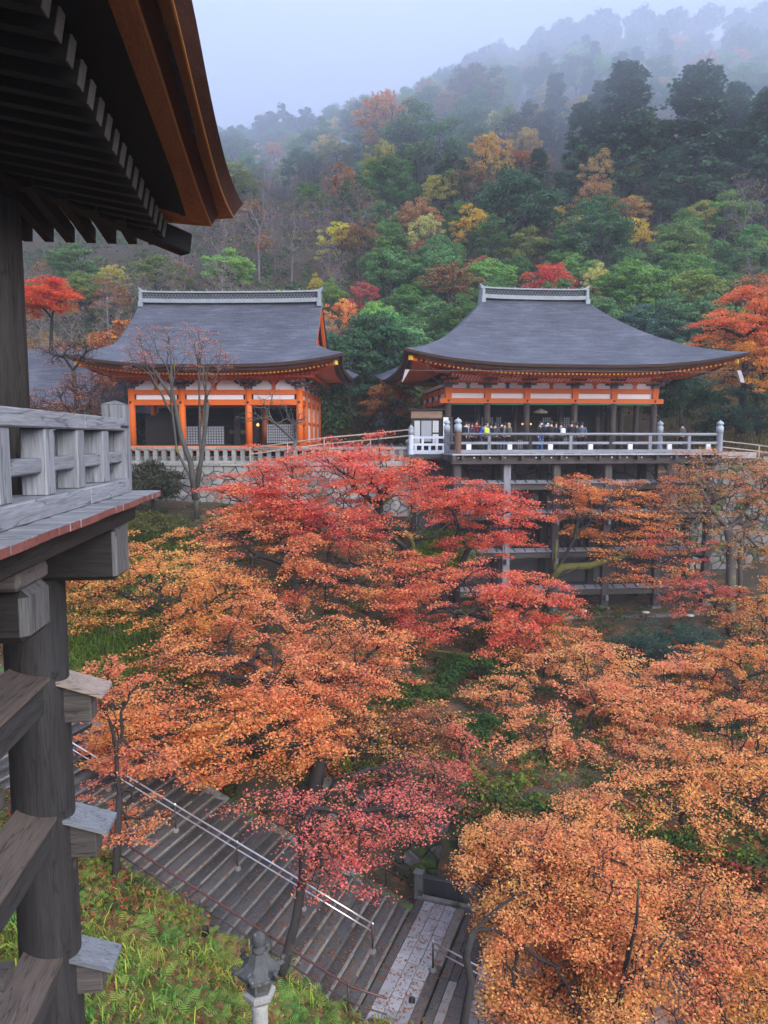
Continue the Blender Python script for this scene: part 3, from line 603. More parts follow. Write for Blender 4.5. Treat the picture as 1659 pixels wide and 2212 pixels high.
for x in (-8.8, -4.4, 0, 4.4, 8.8): panel(ann, 'post', (x-.12, -5.05, -.4), (x+.12, -4.85, 2.7), whz)

# ---- stone balustrade and rubble wall in front of the left hall (same turn)
def loc_w(p, y): return (AM_C[0] + p*math.cos(AM_R) - y*math.sin(AM_R), AM_C[1] + p*math.sin(AM_R) + y*math.cos(AM_R))
bal = thing('stone_balustrade', 'pale stone balustrade with square balusters in front of the left vermilion hall', 'balustrade', (*loc_w(0, -2.8), -1.55), AM_R)
panel(bal, 'plinth', (-7.0, -.22, -.02), (12.0, .22, .16), stone_l, .02)
mb = MB(); mb.box((0, -.13, .16), (.24, .13, .82)); me = mb.mesh('baluster'); me.materials.append(stone_l)
for i in range(36): put('baluster', me, bal, (-6.9 + i*.525, 0, 0))
for i in range(5): panel(bal, 'top_rail', (-7.0+3.8*i, -.17, .82), (-7.0+3.8*(i+1)-.012, .17, 1.0), stone_l, .02)
mb = MB(); mb.lathe((12.1, 0, -.1), [(.2, 0), (.2, 1.2), (.16, 1.22), (.25, 1.3), (.27, 1.42), (.2, 1.52), (.05, 1.58)], 12); part('end_post', mb, stone_l, bal)

def clip(poly, n, d):
    out_ = []
    for i in range(len(poly)):
        p, q = poly[i], poly[(i+1) % len(poly)]; a, b = p[0]*n[0]+p[1]*n[1]-d, q[0]*n[0]+q[1]*n[1]-d
        if a <= 0: out_.append(p)
        if (a < 0) != (b < 0) and a != b: t = a/(a-b); out_.append((p[0]+t*(q[0]-p[0]), p[1]+t*(q[1]-p[1])))
    return out_
def rubble(T, W, H, sx, sz, m, seed, gap=.028, proud=.09, jit=.42, low=None):
    """Irregular stones: cells of scattered seeds on a W x H face (x along, z up, facing -y), each a part with its own thickness."""
    r = random.Random(seed); nx_, nz_ = max(1, round(W/sx)), max(1, round(H/sz)); S = []
    for k in range(nz_):
        for i in range(nx_): S.append((((i + .5*(k % 2) + .5*(nx_ > 1)*0 + .25) + r.uniform(-jit, jit))*W/nx_, ((k+.5) + r.uniform(-jit, jit)*.9)*H/nz_))
    k = 0
    for a in S:
        poly = [(0, 0), (W, 0), (W, H), (0, H)]
        for b in S:
            dx, dz = b[0]-a[0], b[1]-a[1]; l = math.hypot(dx, dz)
            if l < 1e-6 or abs(dx) > 4*sx or abs(dz) > 4*sz: continue
            poly = clip(poly, (dx/l, dz/l), (a[0]+b[0])/2*dx/l + (a[1]+b[1])/2*dz/l - gap/2)
            if len(poly) < 3: break
        if len(poly) < 3: continue
        cx, cz = sum(p[0] for p in poly)/len(poly), sum(p[1] for p in poly)/len(poly)
        if low and cz < low(cx): continue
        n = len(poly); d = proud*r.uniform(.45, 1.2); tl = [r.uniform(-.035, .03) for _ in poly]
        mb = MB(); outer = [(p[0]-cx, 0.05, p[1]-cz) for p in poly]; inn = [((p[0]-cx)*.86, -d+tl[i], (p[1]-cz)*.86) for i, p in enumerate(poly)]
        mid = [((p[0]-cx)*.97, -d*.6, (p[1]-cz)*.97) for p in poly]
        mb.add(outer + mid + inn + [(0, -d*1.08, 0)], [(i, (i+1) % n, n+(i+1) % n, n+i) for i in range(n)] + [(n+i, n+(i+1) % n, 2*n+(i+1) % n, 2*n+i) for i in range(n)] + [(2*n+i, 2*n+(i+1) % n, 3*n) for i in range(n)])
        me = mb.mesh('stone'); me.materials.append(m if not isinstance(m, list) else m[r.randrange(len(m))]); put('stone', me, T, (cx, 0, cz)); k += 1
    return k
ret = thing('stone_retaining_wall', 'pale rubble stone retaining wall under the stone balustrade of the left hall', 'wall', (*loc_w(-10.5, -2.95), -4.7), AM_R)
panel(ret, 'mortar_core', (0, .02, -.8), (22.6, .8, 3.0), mortar)
mb = MB()
for i in range(12): panel(ret, 'coping_stone', (i*1.885, -.16, 3.0), ((i+1)*1.885-.02, .8, 3.14), stone_l, .02)
rubble(ret, 22.6, 3.0, .70, .36, [stone_l, stone_l, stone_m], 3)
# ---- rubble walls at the right end and behind the stilts
retr = thing('stone_retaining_wall', 'pale rubble retaining wall at the right end of the stilt stage, behind bare maple twigs', 'wall', (23.4, 44.6, -8.4), math.radians(-4))
panel(retr, 'mortar_core', (0, .02, -1), (14, .8, 7.2), mortar); rubble(retr, 14, 7.2, .62, .42, [stone_m, stone_m, stone_m, stone_moss], 11, gap=.04)
retb = thing('stone_retaining_wall', 'dark stone wall standing in shade behind the posts of the stilt stage', 'wall', (5.0, 44.75, -9.9), 0)
panel(retb, 'mortar_core', (0, .02, -.4), (18.4, .6, 8.6), mortar); rubble(retb, 18.4, 8.6, 1.3, .85, stone_m, 12)

# ------------------------------------------------------------------ stilt stage under the right hall
PY = 41.0
st = thing('stilt_platform', 'tall timber stilt stage of posts and tie beams carrying the right vermilion hall', 'stage', (15.9, PY, -9.7))
sx_ = [at(d, 1150, PY)[0] for d in (985.7, 1092, 1198, 1308, 1420, 1527)]
def W(name, mb, m, T, **k): return part(name, mb, m, T, world=True, **k)
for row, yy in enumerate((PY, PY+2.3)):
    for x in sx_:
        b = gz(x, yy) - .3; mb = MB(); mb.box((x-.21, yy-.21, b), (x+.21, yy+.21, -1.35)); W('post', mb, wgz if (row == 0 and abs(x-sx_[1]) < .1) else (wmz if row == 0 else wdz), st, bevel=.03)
        if row == 0:
            mb = MB(); mb.box((x-.30, yy-.30, b-.2), (x+.30, yy+.30, b+.42)); W('post_footing', mb, stone_m, st, bevel=.03)
levels = (-2.62, -4.32, -6.55, -8.75)
for li, z in enumerate(levels):
    for i in range(5):
        for yy in (PY, PY+2.3):
            a, b = sx_[i]+.192, sx_[i+1]-.192
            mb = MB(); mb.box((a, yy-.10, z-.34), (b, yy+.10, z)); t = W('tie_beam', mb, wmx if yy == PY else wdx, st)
            if yy == PY:
                mb = MB(); mb.add([(a, yy-.24, z+.02), (b, yy-.24, z+.02), (b, yy+.20, z+.16), (a, yy+.20, z+.16), (a, yy-.24, z+.06), (b, yy-.24, z+.06), (b, yy+.20, z+.20), (a, yy+.20, z+.20)], [(0,3,2,1), (4,5,6,7), (0,1,5,4), (1,2,6,5), (2,3,7,6), (3,0,4,7)])
                c = W('cover_board', mb, wgx, t)
                mb = MB()
                for k in range(4): xx = a + (k+.5)*(b-a)/4; mb.bar((xx, yy-.25, z+.085), (xx, yy+.2, z+.225), .05, .04)
                o = W('cover_batten', mb, wmy, st); o['kind'] = 'stuff'
    for x in sx_:
        mb = MB(); mb.box((x-.09, PY+.195, z-.62), (x+.09, PY+2.1, z-.34)); W('tie_beam', mb, wmy, st)
        mb = MB(); mb.box((x-.08, PY-.55, z-.62), (x+.08, PY-.195, z-.34)); W('tie_beam_end', mb, wgy, st, bevel=.02)
# infill between the second row: slatted lattice above, plaster screens below
for i in range(5):
    a, b = sx_[i]+.2, sx_[i+1]-.2; yy = PY+2.32
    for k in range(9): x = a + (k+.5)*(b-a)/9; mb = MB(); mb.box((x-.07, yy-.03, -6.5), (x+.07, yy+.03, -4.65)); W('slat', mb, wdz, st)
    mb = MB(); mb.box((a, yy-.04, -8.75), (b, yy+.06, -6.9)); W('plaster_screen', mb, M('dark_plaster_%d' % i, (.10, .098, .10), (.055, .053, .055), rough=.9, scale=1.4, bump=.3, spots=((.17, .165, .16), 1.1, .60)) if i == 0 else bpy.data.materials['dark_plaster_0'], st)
wet_deck = wood('wet_pale_deck', (.46, .45, .45), (.26, .25, .25), 'y', rough=.35, bump=.15)  # wet boards, colour raised pale to throw light up under the eaves
x0d, x1d = sx_[0]-.45, sx_[-1]+.35
nb = 30
for i in range(nb):
    a = x0d + (x1d-x0d)*i/nb; b = x0d + (x1d-x0d)*(i+1)/nb - .012; mb = MB(); mb.box((a, PY-.95 + .03*math.sin(i*7.1), -.98), (b, PY+5.2, -.90 + .004*math.sin(i*3))); W('floor_board', mb, wet_deck, st)
mb = MB(); mb.box((x0d, PY-.62, -1.48), (x1d, PY-.42, -.985)); W('edge_beam', mb, wmx, st, bevel=.02)
mb = MB(); mb.box((x0d, PY-.12, -1.40), (x1d, PY+.12, -.985)); W('edge_beam', mb, wdx, st)
mb = MB(); mb.box((x0d, PY+2.2, -1.40), (x1d, PY+2.42, -.985)); W('edge_beam', mb, wdx, st)
mb = MB(); mb.box((x0d+.03, PY-.9, -1.30), (x0d+.22, PY+5, -.985)); W('edge_beam', mb, wmy, st)
mb = MB(); mb.lathe((0, 0, 0), [(.05, 0), (.05, .03), (.02, .05)], 7); me = mb.mesh('stud'); me.materials.append(white)
for i in range(18): put('stud', me, st, (x0d + .4 + i*(x1d-x0d-.8)/17 - 15.9, -.622, 9.7-1.12), (math.pi/2, 0, 0))
mb = MB()
for i in range(14): x = x0d + .6 + i*(x1d-x0d-1.2)/13; mb = MB(); mb.box((x-.07, PY-.9, -1.22), (x+.07, PY+.0, -1.0)) ; W('joist_end', mb, wmy, st)

def giboshi(T, x, y, z, h, r, m=None):
    """Newel post with an onion-shaped metal cap."""
    mb = MB(); mb.lathe((x, y, z), [(r, 0), (r, h*.62)], 14); o = W('newel', mb, wgz if m is None else m, T, smooth=False)
    mb = MB(); k = r; z1 = z + h*.62
    mb.lathe((x, y, z1), [(k*1.12, 0), (k*1.12, h*.20), (k*.75, h*.215), (k*.75, h*.245), (k*1.05, h*.26), (k*1.12, h*.30), (k*.8, h*.345), (k*.25, h*.37), (.01, h*.41)], 14); W('newel_cap', mb, cap_m, T, smooth=True)
cap_m = M('aged_bronze_cap', (.42, .47, .50), (.20, .25, .27), rough=.55, scale=5, bump=.1)
rl = thing('wooden_railing', 'weathered timber railing with capped newels along the front of the right hall stage', 'railing', (15.9, PY-.5, -.9))
ry_ = PY - .55; ra, rb = sx_[0]-.05, sx_[-1]+.1
mb = MB(); mb.tube([(ra, ry_, .18), (rb, ry_, .18)], .075, 10); W('top_rail', mb, wgx, rl, smooth=True)
mb = MB(); mb.box((ra, ry_-.06, -.38), (rb, ry_+.06, -.24)); W('middle_rail', mb, wgx, rl)
mb = MB(); mb.box((ra-.2, ry_-.11, -.895), (rb+.1, ry_+.11, -.68)); W('bottom_rail', mb, wgx, rl, bevel=.02)
nbk = 13
for i in range(nbk):
    x = ra + (i+.5)*(rb-ra)/nbk
    if i % 2: mb = MB(); mb.box((x-.09, ry_-.075, -.68), (x+.09, ry_+.075, .10)); W('post', mb, wdz if i in (3, 7) else wgz, rl)
    else: mb = MB(); mb.box((x-.13, ry_-.07, -.68), (x+.13, ry_+.07, -.38)); W('block', mb, M('white_limed_block', (.70, .71, .74), (.5, .51, .54), rough=.8, scale=3) if 'white_limed_block' not in bpy.data.materials else bpy.data.materials['white_limed_block'], rl)
giboshi(rl, ra-.02, ry_, -.9, 1.95, .19, wood('red_streaked_newel', (.20, .10, .06), (.06, .045, .04), 'z'))
giboshi(rl, ra-.45, ry_+1.0, -.9, 1.9, .16); giboshi(rl, rb+.1, ry_, -.9, 1.85, .18); giboshi(rl, rb-1.9, ry_+3.2, -.9, 1.9, .17)
for k, (a, b) in enumerate((((ra-.03, ry_+.2), (ra-.43, ry_+.9)), ((rb+.05, ry_+.2), (rb-1.8, ry_+3.1)))):
    for z, h in ((.15, .13), (-.31, .13), (-.79, .2)):
        mb = MB(); mb.bar((*a, z), (*b, z), .12, h); W('side_rail', mb, wgx, rl)
# the lower landing rail on the left end
wl = M('limewashed_timber', (.62, .66, .74), (.42, .46, .53), rough=.75, scale=2, stretch=(1, 1, 4), bump=.2)
ll = thing('side_railing', 'short pale limewashed railing at the left end of the stilt stage beside the notice board', 'railing', (6.6, 43.3, -1.0))
lx0, lx1, ly = at(890, 950, 43.3)[0], at(966, 950, 43.3)[0], 43.3
for z, h in ((.0, .13), (-.42, .13), (-.86, .22)): mb = MB(); mb.box((lx0, ly-.06, z-h/2), (lx1, ly+.06, z+h/2)); W('rail', mb, wl, ll)
for i in range(5): x = lx0 + (i+.5)*(lx1-lx0)/5; mb = MB(); mb.box((x-.07, ly-.05, -.75), (x+.07, ly+.05, -.06 if i % 2 else -.49)); W('post', mb, wl, ll)
mb = MB(); mb.lathe((lx0-.05, ly, -1.0), [(.15, 0), (.15, 1.15)], 12); W('newel', mb, wl, ll); mb = MB(); mb.lathe((lx0-.05, ly, .15), [(.16, 0), (.16, .3), (.11, .32), (.17, .38), (.12, .47), (.01, .6)], 12); W('newel_cap', mb, cap_m, ll, smooth=True)
mb = MB(); mb.box((lx0-.3, ly-.35, -1.25), (lx1+.1, ly+2.2, -1.02)); W('landing_floor', mb, wmx, ll)
for x in (lx0+.1, lx1-.2): mb = MB(); mb.box((x-.15, ly-.1, gz(x, ly)-.3), (x+.15, ly+.2, -1.26)); W('landing_post', mb, wdz, ll)

# ------------------------------------------------------------------ main hall at the left edge: stage, railing, eave
stg = thing('wooden_stage', 'near timber stage at the left edge with plank floor, big round post and tie beams', 'stage', (-3.3, 9.2, -9))
paint_end = wood('worn_red_plank_end', (.24, .065, .05), (.11, .05, .046), 'x', spots=((.26, .25, .26), 3, .70))
y = -1.0; i = 0
while y < 10.4:
    wd = .26 + .05*math.sin(i*2.7); wd = min(wd, 10.42-y); e = -2.02 + .012*math.sin(i*5.3)
    mb = MB(); mb.box((-6.5, y, -.80), (e-.004, y+wd-.006, -.726 + .004*math.sin(i*3.1))); o = W('floor_board', mb, wgx, stg)
    mb = MB(); mb.box((e-.004, y+.001, -.801), (e, y+wd-.007, -.735)); W('plank_end', mb, paint_end, o)
    y += wd; i += 1
mb = MB(); mb.box((-2.42, -1, -1.04), (-2.20, 9.75, -.805)); W('edge_joist', mb, wdy, stg, bevel=.02)
mb = MB(); mb.box((-3.6, -1, -1.04), (-3.3, 10.2, -.805)); W('joist', mb, wdy, stg, bevel=.02)
big = wood('rough_beam_end', (.17, .165, .165), (.03, .029, .03), 'z', bump=.8)
mb = MB(); mb.box((-7, 8.95, -1.69), (-2.26, 9.60, -1.06)).face(3, 1); W('crossbeam', mb, [wdx, big], stg, bevel=.05)
mb = MB(); mb.box((-7, 6.66, -1.82), (-2.46, 7.30, -1.335)).face(3, 1); W('crossbeam', mb, [wdx, big], stg, bevel=.07)
mb = MB(); mb.prism([(-7, 6.55, -1.33), (-7, 7.28, -1.33), (-7, 7.30, -1.20), (-7, 7.18, -1.08), (-7, 6.92, -1.045), (-7, 6.68, -1.09), (-7, 6.56, -1.2)], (4.53, 0, 0)); W('crossbeam', mb, wood('orange_worn_beam', (.15, .13, .12), (.06, .05, .05), 'x', spots=((.34, .16, .05), 2.2, .55)), stg, bevel=.04)
mb = MB(); pts = [(-3.31, 9.2, z) for z in (gz(-3.3, 9.2)-.5, -7.5, -6.5, -5, -3.5, -1.69)]; mb.tube(pts, [.375, .37, .365, .365, .36, .36], 28)
post_m = wood('big_post_timber', (.033, .030, .030), (.009, .0085, .009), 'z', bump=.6, spots=((.17, .155, .16), .8, .66))
W('round_post', mb, post_m, stg, smooth=True)
side_m = wood('beam_side_timber', (.050, .047, .046), (.014, .0135, .014), 'y', bump=.5)
for j, zt in enumerate((-3.0, -4.74, -6.56)):
    mb = MB(); mb.prism([(-3.0, 9.08, zt-.47), (-2.66, 9.08, zt-.47), (-2.66, 9.08, zt-.10), (-3.0, 9.08, zt+.015)], (0, .28, 0)); W('tie_beam_end', mb, wmx, stg, bevel=.015)
    mb = MB(); mb.add([(-3.06, 8.98, zt+.05), (-2.50, 8.98, zt-.14), (-2.50, 9.46, zt-.14), (-3.06, 9.46, zt+.05), (-3.06, 8.98, zt+.10), (-2.50, 8.98, zt-.09), (-2.50, 9.46, zt-.09), (-3.06, 9.46, zt+.10)], [(0,3,2,1), (4,5,6,7), (0,1,5,4), (1,2,6,5), (2,3,7,6), (3,0,4,7)])
    W('cover_board', mb, wood('stub_cover_board', (.21, .22, .245), (.085, .09, .10), 'x') if j else wood('tan_cover_board', (.34, .26, .21), (.18, .15, .14), 'x'), stg)
    zb = zt + .12
    mb = MB(); mb.box((-3.46, 2.5, zb-.40), (-3.14, 8.93, zb)); W('tie_beam', mb, side_m, stg, bevel=.015)
    for q, (y0, y1) in enumerate(((2.5, 5.0), (5.0, 7.05), (7.05, 8.98))):
        mb = MB(); mb.add([(-3.52, y0, zb+.13), (-3.07, y0, zb+.005), (-3.07, y1-.01, zb+.005), (-3.52, y1-.01, zb+.13), (-3.52, y0, zb+.17), (-3.07, y0, zb+.045), (-3.07, y1-.01, zb+.045), (-3.52, y1-.01, zb+.17)], [(0,3,2,1), (4,5,6,7), (0,1,5,4), (1,2,6,5), (2,3,7,6), (3,0,4,7)])
        W('cover_board', mb, wood('brown_cover_board', (.13, .098, .082), (.045, .037, .034), 'y') if 'brown_cover_board' not in bpy.data.materials else bpy.data.materials['brown_cover_board'], stg)
        mb = MB(); mb.bar((-3.54, y1, zb+.205), (-3.0, y1, zb+.05), .07, .055); W('cover_batten', mb, wdx, stg)
    mb = MB(); mb.box((-6.5, 6.85, zb-.60), (-2.9, 7.08, zb-.45)) ; W('tie_beam', mb, wmx, stg)
# a second post nearer the camera, out of the frame's left edge
mb = MB(); mb.tube([(-3.45, 6.4, gz(-3.4, 6.4)-.5), (-3.45, 6.4, -1.82)], .35, 20); W('round_post', mb, post_m, stg, smooth=True)

nr = thing('wooden_railing', 'silvery weathered railing of thick square posts on the near left stage', 'railing', (-2.45, 8, -.73))
X1 = -2.36
def rail_seg(name, y0, y1, z0, z1, xa, xb): mb = MB(); mb.box((xa, y0, z0), (xb, y1, z1)); W(name, mb, wgy, nr, bevel=.015)
for a, b in ((-1, 3.6), (3.606, 8.28), (8.286, 10.02)): rail_seg('bottom_rail', a, b, -.726, -.535, X1-.28, X1+.03)
for a, b in ((-1, 4.0), (4.006, 8.24), (8.246, 10.02)): rail_seg('top_rail', a, b, .085, .245, X1-.26, X1+.01)
yc = 1.9
ys = [2.1, 3.12, 4.12, 5.12, 6.13, 7.18, 8.14, 9.13]
for v in ys:
    mb = MB(); mb.box((X1-.24, v-.125, -.534), (X1-.015, v+.125, .083)); W('post', mb, wgz, nr, bevel=.012)
for a, b in zip(ys, ys[1:] + [10.15]): rail_seg('middle_rail', a+.127, b-.127, -.325, -.185, X1-.20, X1-.05)
mb = MB(); mb.box((X1-.30, 10.02, -.726), (X1+.0, 10.30, .43)); mb.add([(X1-.30, 10.02, .43), (X1, 10.02, .43), (X1, 10.30, .43), (X1-.30, 10.30, .43), (X1-.15, 10.16, .485)], [(0,1,4), (1,2,4), (2,3,4), (3,0,4)]); W('newel', mb, wgz, nr, bevel=.01)
mb = MB(); mb.bar((X1+.012, 9.75, .14), (X1+.012, 10.12, .14), .02, .03); W('iron_strap', mb, iron, nr)
mb = MB(); mb.box((X1-.28, 10.303, .085), (X1-.26-.02, 10.31, .1)); 
for z, h in ((.16, .14), (-.26, .14), (-.63, .19)): mb = MB(); mb.box((-6.5, 10.06, z-h/2), (X1-.31, 10.24, z+h/2)); W('end_rail', mb, wgx, nr, bevel=.01)
for x in (-3.4, -4.4, -5.4): mb = MB(); mb.box((x-.1, 10.05, -.53), (x+.1, 10.25, .085)); W('post', mb, wgz, nr)

mh = thing('main_hall', 'dark near hall at the left edge: big pillar, black rafters and curved brown bark eave', 'temple', (-4, 9, -.73))
mb = MB(); mb.tube([(-3.95, 10.0, -.73), (-3.95, 10.0, 3.4)], .40, 24); W('pillar', mb, wood('hall_pillar_timber', (.065, .056, .05), (.016, .015, .0145), 'z', bump=.5), mh, smooth=True)
CORN = (-.91, 11.6)
bands = {'out': [(-.91, [(0, 3.75), (4, 3.74), (6.72, 3.62), (7.72, 3.34), (9.05, 3.18), (10.15, 3.235), (11.0, 3.35), (11.6, 3.47)])],
         'gold1': [(-1.05, [(0, 3.70), (4, 3.66), (6.55, 3.53), (7.2, 3.39), (8.24, 3.22), (9.54, 3.09), (10.6, 3.13), (11.46, 3.23)])],
         'step': [(-1.24, [(0, 3.9), (4, 3.88), (6.99, 3.74), (7.75, 3.57), (9.15, 3.38), (10.4, 3.27), (11.27, 3.20)])],
         'gold2': [(-1.34, [(0, 3.66), (4, 3.62), (6.58, 3.53), (7.48, 3.43), (8.64, 3.24), (10.02, 3.09), (11.17, 3.02)])],
         'inner': [(-1.64, [(0, 3.92), (4, 3.88), (6.9, 3.70), (7.58, 3.58), (9.0, 3.40), (10.2, 3.24), (10.87, 3.06)])]}
NB = 40
def bcurve(k, mirror=False):
    X, P = bands[k][0]; yc_ = CORN[1] - (CORN[0]-X); Ys = [yc_ - (1-(1-j/NB))*(yc_+1) for j in range(NB+1)]
    py, pz = [p[0] for p in P], [p[1] for p in P]
    pts = [(X, yy, float(np.interp(yy, py, pz))) for yy in Ys]
    zs = np.array([p[2] for p in pts]); zs[1:-1] = (zs[:-2]+2*zs[1:-1]+zs[2:])/4; zs[1:-1] = (zs[:-2]+2*zs[1:-1]+zs[2:])/4
    pts = [(p[0], p[1], z) for p, z in zip(pts, zs)]
    if mirror: pts = [(CORN[0]-(CORN[1]-p[1]), CORN[1]-(CORN[0]-p[0]), p[2]) for p in pts]
    return pts
shade_dark = M('shade_dark_boards', (.018, .016, .016), (.009, .009, .009), rough=.9, scale=1)  # boards blackened in colour to stand in for deep eave shade
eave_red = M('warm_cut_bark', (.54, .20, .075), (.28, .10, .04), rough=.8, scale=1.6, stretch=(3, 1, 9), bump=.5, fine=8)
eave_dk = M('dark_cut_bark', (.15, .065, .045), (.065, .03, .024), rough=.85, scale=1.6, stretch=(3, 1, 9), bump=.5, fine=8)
gold = M('copper_eave_strip', (.52, .23, .06), (.36, .15, .04), rough=.45, scale=3, bump=.05)
for mir in (False, True):
    cv = {k: bcurve(k, mir) for k in bands}
    for a, b, m_, nm in (('out', 'gold1', eave_dk, 'upper_eave_layer'), ('gold1', 'step', eave_red, 'upper_eave_underside'), ('step', 'gold2', eave_dk, 'lower_eave_layer'), ('gold2', 'inner', eave_red, 'lower_eave_underside')):
        mb = MB(); P = [cv[a], cv[b]]; mb.grid(P if mir else P[::-1]); W(nm, mb, m_, mh)
    for k in ('gold1', 'gold2'): mb = MB(); mb.tube(cv[k], .014, 5); W('copper_strip', mb, gold, mh)
    # dark boards from the eave inwards
    inn = cv['inner']; q = [((-4.6 if not mir else p[0]), (p[1] if not mir else 7.9), 3.55) for p in inn]
    if not mir: q = [(min(-1.7, -1.64-min(2.96, (CORN[1]-.73-p[1])*1.0) - .001), p[1], p[2]+.16*min(2.96, CORN[1]-.73-p[1])) for p in inn]
    else: q = [(p[0], max(7.9, inn[0][1]-min(2.96, -1.64-p[0]) - .001), p[2]+.16*min(2.96, -1.64-p[0])) for p in inn]
    mb = MB(); P = [inn, q]; mb.grid(P if mir else P[::-1]); W('soffit', mb, shade_dark, mh)
    # the bark slope above
    o_ = cv['out']; q = [(p[0]-min(3.5, max(.01, CORN[1]-p[1]))*1.0, p[1], p[2]+.55*min(3.5, CORN[1]-p[1])) for p in o_] if not mir else [(p[0], p[1]-min(3.5, max(.01, CORN[0]-p[0])), p[2]+.55*min(3.5, CORN[0]-p[0])) for p in o_]
    mb = MB(); P = [o_, q]; mb.grid(P if not mir else P[::-1]); W('roof', mb, roof_bark, mh)
tipY = [6.36, 7.17, 8.34, 9.83, 11.2]; tipZ = [3.34, 3.17, 3.05, 2.93, 2.88]
yy = 2.2
rt = wood('black_rafter', (.013, .012, .012), (.006, .006, .006), 'x')  # near-black colour stands in for occlusion among the rafters
rte = M('grey_rafter_end', (.16, .155, .155), (.09, .087, .087), rough=.8, scale=6)
while yy < 10.95:
    z = float(np.interp(yy, tipY, tipZ)) + .0; run = min(3.4, 10.95-yy+.25)
    mb = MB(); mb.bar((-1.95, yy, z), (-1.95-run, yy, z+.16*run), .125, .21); o = W('rafter', mb, rt, mh)
    mb = MB(); mb.bar((-1.935, yy, z-.003), (-1.951, yy, z), .135, .22); W('rafter_end', mb, rte, o)
    yy += .29
for x in np.arange(-7, -2.0, .285):
    run = min(3.2, -1.75-x+.1) ; mb = MB(); mb.bar((x, 11.2, 2.84), (x, 11.2-run, 2.84+.14*run), .12, .21); W('rafter', mb, rt, mh)
mb = MB(); mb.bar((-1.72, 11.42, 2.80), (-4.6, 8.54, 3.42), .24, .30); W('hip_rafter', mb, rt, mh, bevel=.02)
mb = MB(); mb.box((-6.5, 9.8, 3.15), (-3.5, 10.2, 3.5)); W('head_beam', mb, rt, mh)
mb = MB(); mb.box((-4.1, -1, 3.15), (-3.75, 10.2, 3.5)); W('head_beam', mb, rt, mh)
mb = MB(); mb.add([(-1.66, -1, 4.15), (-1.66, 10.9, 3.3), (-6.5, 10.9, 3.75), (-6.5, -1, 4.4)], [(0,1,2,3)])
mb = MB(); mb.box((-9, -1, -.73), (-6.6, 10.2, 4.6)); W('back_wall', mb, shade_dark, mh)
mb = MB(); mb.box((-8, -1, 4.2), (-3.5, 9.5, 4.3)); W('ceiling', mb, shade_dark, mh)

# ------------------------------------------------------------------ stone stairs, landing, path
step_m = [M('wet_step_stone_%d' % i, c, tuple(x*.45 for x in c), rough=.55, scale=2.2, bump=.5, fine=8, spots=((.10, .075, .055), 3.5, .62), spec=.45) for i, c in enumerate(((.085, .086, .087), (.105, .102, .097), (.068, .068, .068)))]
edge_s = M('step_edge_stone', (.24, .22, .19), (.10, .092, .08), rough=.6, scale=3, bump=.4, spec=.4, spots=((.15, .08, .045), 5, .60))
slab_m = [M('granite_slab_%d' % i, c, tuple(x*.72 for x in c), rough=.6, scale=5, bump=.35, fine=12, spots=((.20, .12, .09), 7, .66), spec=.4) for i, c in enumerate(((.33, .33, .335), (.28, .275, .275), (.36, .355, .36), (.225, .215, .205)))]
RZ = _az - math.pi/2
stairs = thing('stone_stairs', None, None, (S0[0], S0[1], S0[2]), RZ, kind='structure')
for i in range(52):
    s0 = -.35 + .35*i; z = .126*i
    mb = MB(); mb.box((-2.22 + .03*math.sin(i*4.1), s0+.035, z-.34), (2.16, s0+.40, z-.004 + .006*math.sin(i*2.2))); o = part('step', mb, step_m[i*7 % 3], stairs)
    cuts = [-2.22] + sorted(rnd.uniform(-2.0, 2.0) for _ in range(3)) + [2.16]
    for a, b in zip(cuts, cuts[1:]):
        if b-a < .15: continue
        e = rnd.uniform(-.012, .012); mb = MB(); mb.box((a+.006, s0+e, z-.045), (b-.006, s0+.075, z+rnd.uniform(.002, .010))); part('edge_stone', mb, edge_s if rnd.random() < .7 else step_m[1], o, bevel=.012)
for i in range(11):
    a, b = -.4+1.6*i, -.4+1.6*(i+1)-.03; mb = MB()
    mb.add([(2.18, a, .36*a+.02), (2.50, a, .36*a+.06), (2.50, b, .36*b+.06), (2.18, b, .36*b+.02), (2.18, a, .36*a-.4), (2.50, a, .36*a-.4), (2.50, b, .36*b-.4), (2.18, b, .36*b-.4)], [(0,1,2,3), (7,6,5,4), (0,4,5,1), (1,5,6,2), (2,6,7,3), (3,7,4,0)])
    part('kerb_stone', mb, stone_m if i % 3 else stone_moss, stairs, bevel=.02)
land = thing('stone_landing', None, None, (S0[0], S0[1], S0[2]), RZ, kind='structure')
part('bedding', MB().box((-3.6, -1.6, -.5), (2.9, -.30, -.16)), mortar, land)
def slabrow(s0, s1, z, L, mats, w0=-3.4, w1=2.85, name='paving_slab'):
    x = w0 + rnd.uniform(-.3, 0)
    while x < w1:
        l = L*rnd.uniform(.85, 1.2); b = min(x+l, w1); zz = z + rnd.uniform(-.006, .006)
        mb = MB(); mb.box((max(x, w0)+.007, s0+.007, zz-.1), (b-.007, s1-.007, zz)); part(name, mb, mats[rnd.randrange(len(mats))], land, bevel=.008); x = b
slabrow(-.60, -.35, -.126, 1.3, step_m[:2])
for k in range(3): slabrow(-.60-.34*(k+1), -.60-.34*k, -.126, .62, slab_m[:3])
slabrow(-1.88, -1.62, -.124, 1.2, step_m[1:] + [edge_s])
part('bedding', MB().box((-3.6, -15, -1.2), (2.9, -1.89, -.75)), mortar, land)
slabrow(-2.14, -1.89, -.256, 1.3, step_m)
slabrow(-2.38, -2.14, -.262, .8, step_m[1:] + slab_m[3:])
for k in range(26):
    s1 = -2.38-.40*k; slabrow(s1-.40, s1, -.256-.035*(-s1-1.9), .66, slab_m if k % 5 else step_m)
edgew = thing('stone_kerb', 'low dark stone kerb and gutter wall along the landing at the foot of the stairs', 'kerb', (S0[0], S0[1], S0[2]), RZ)
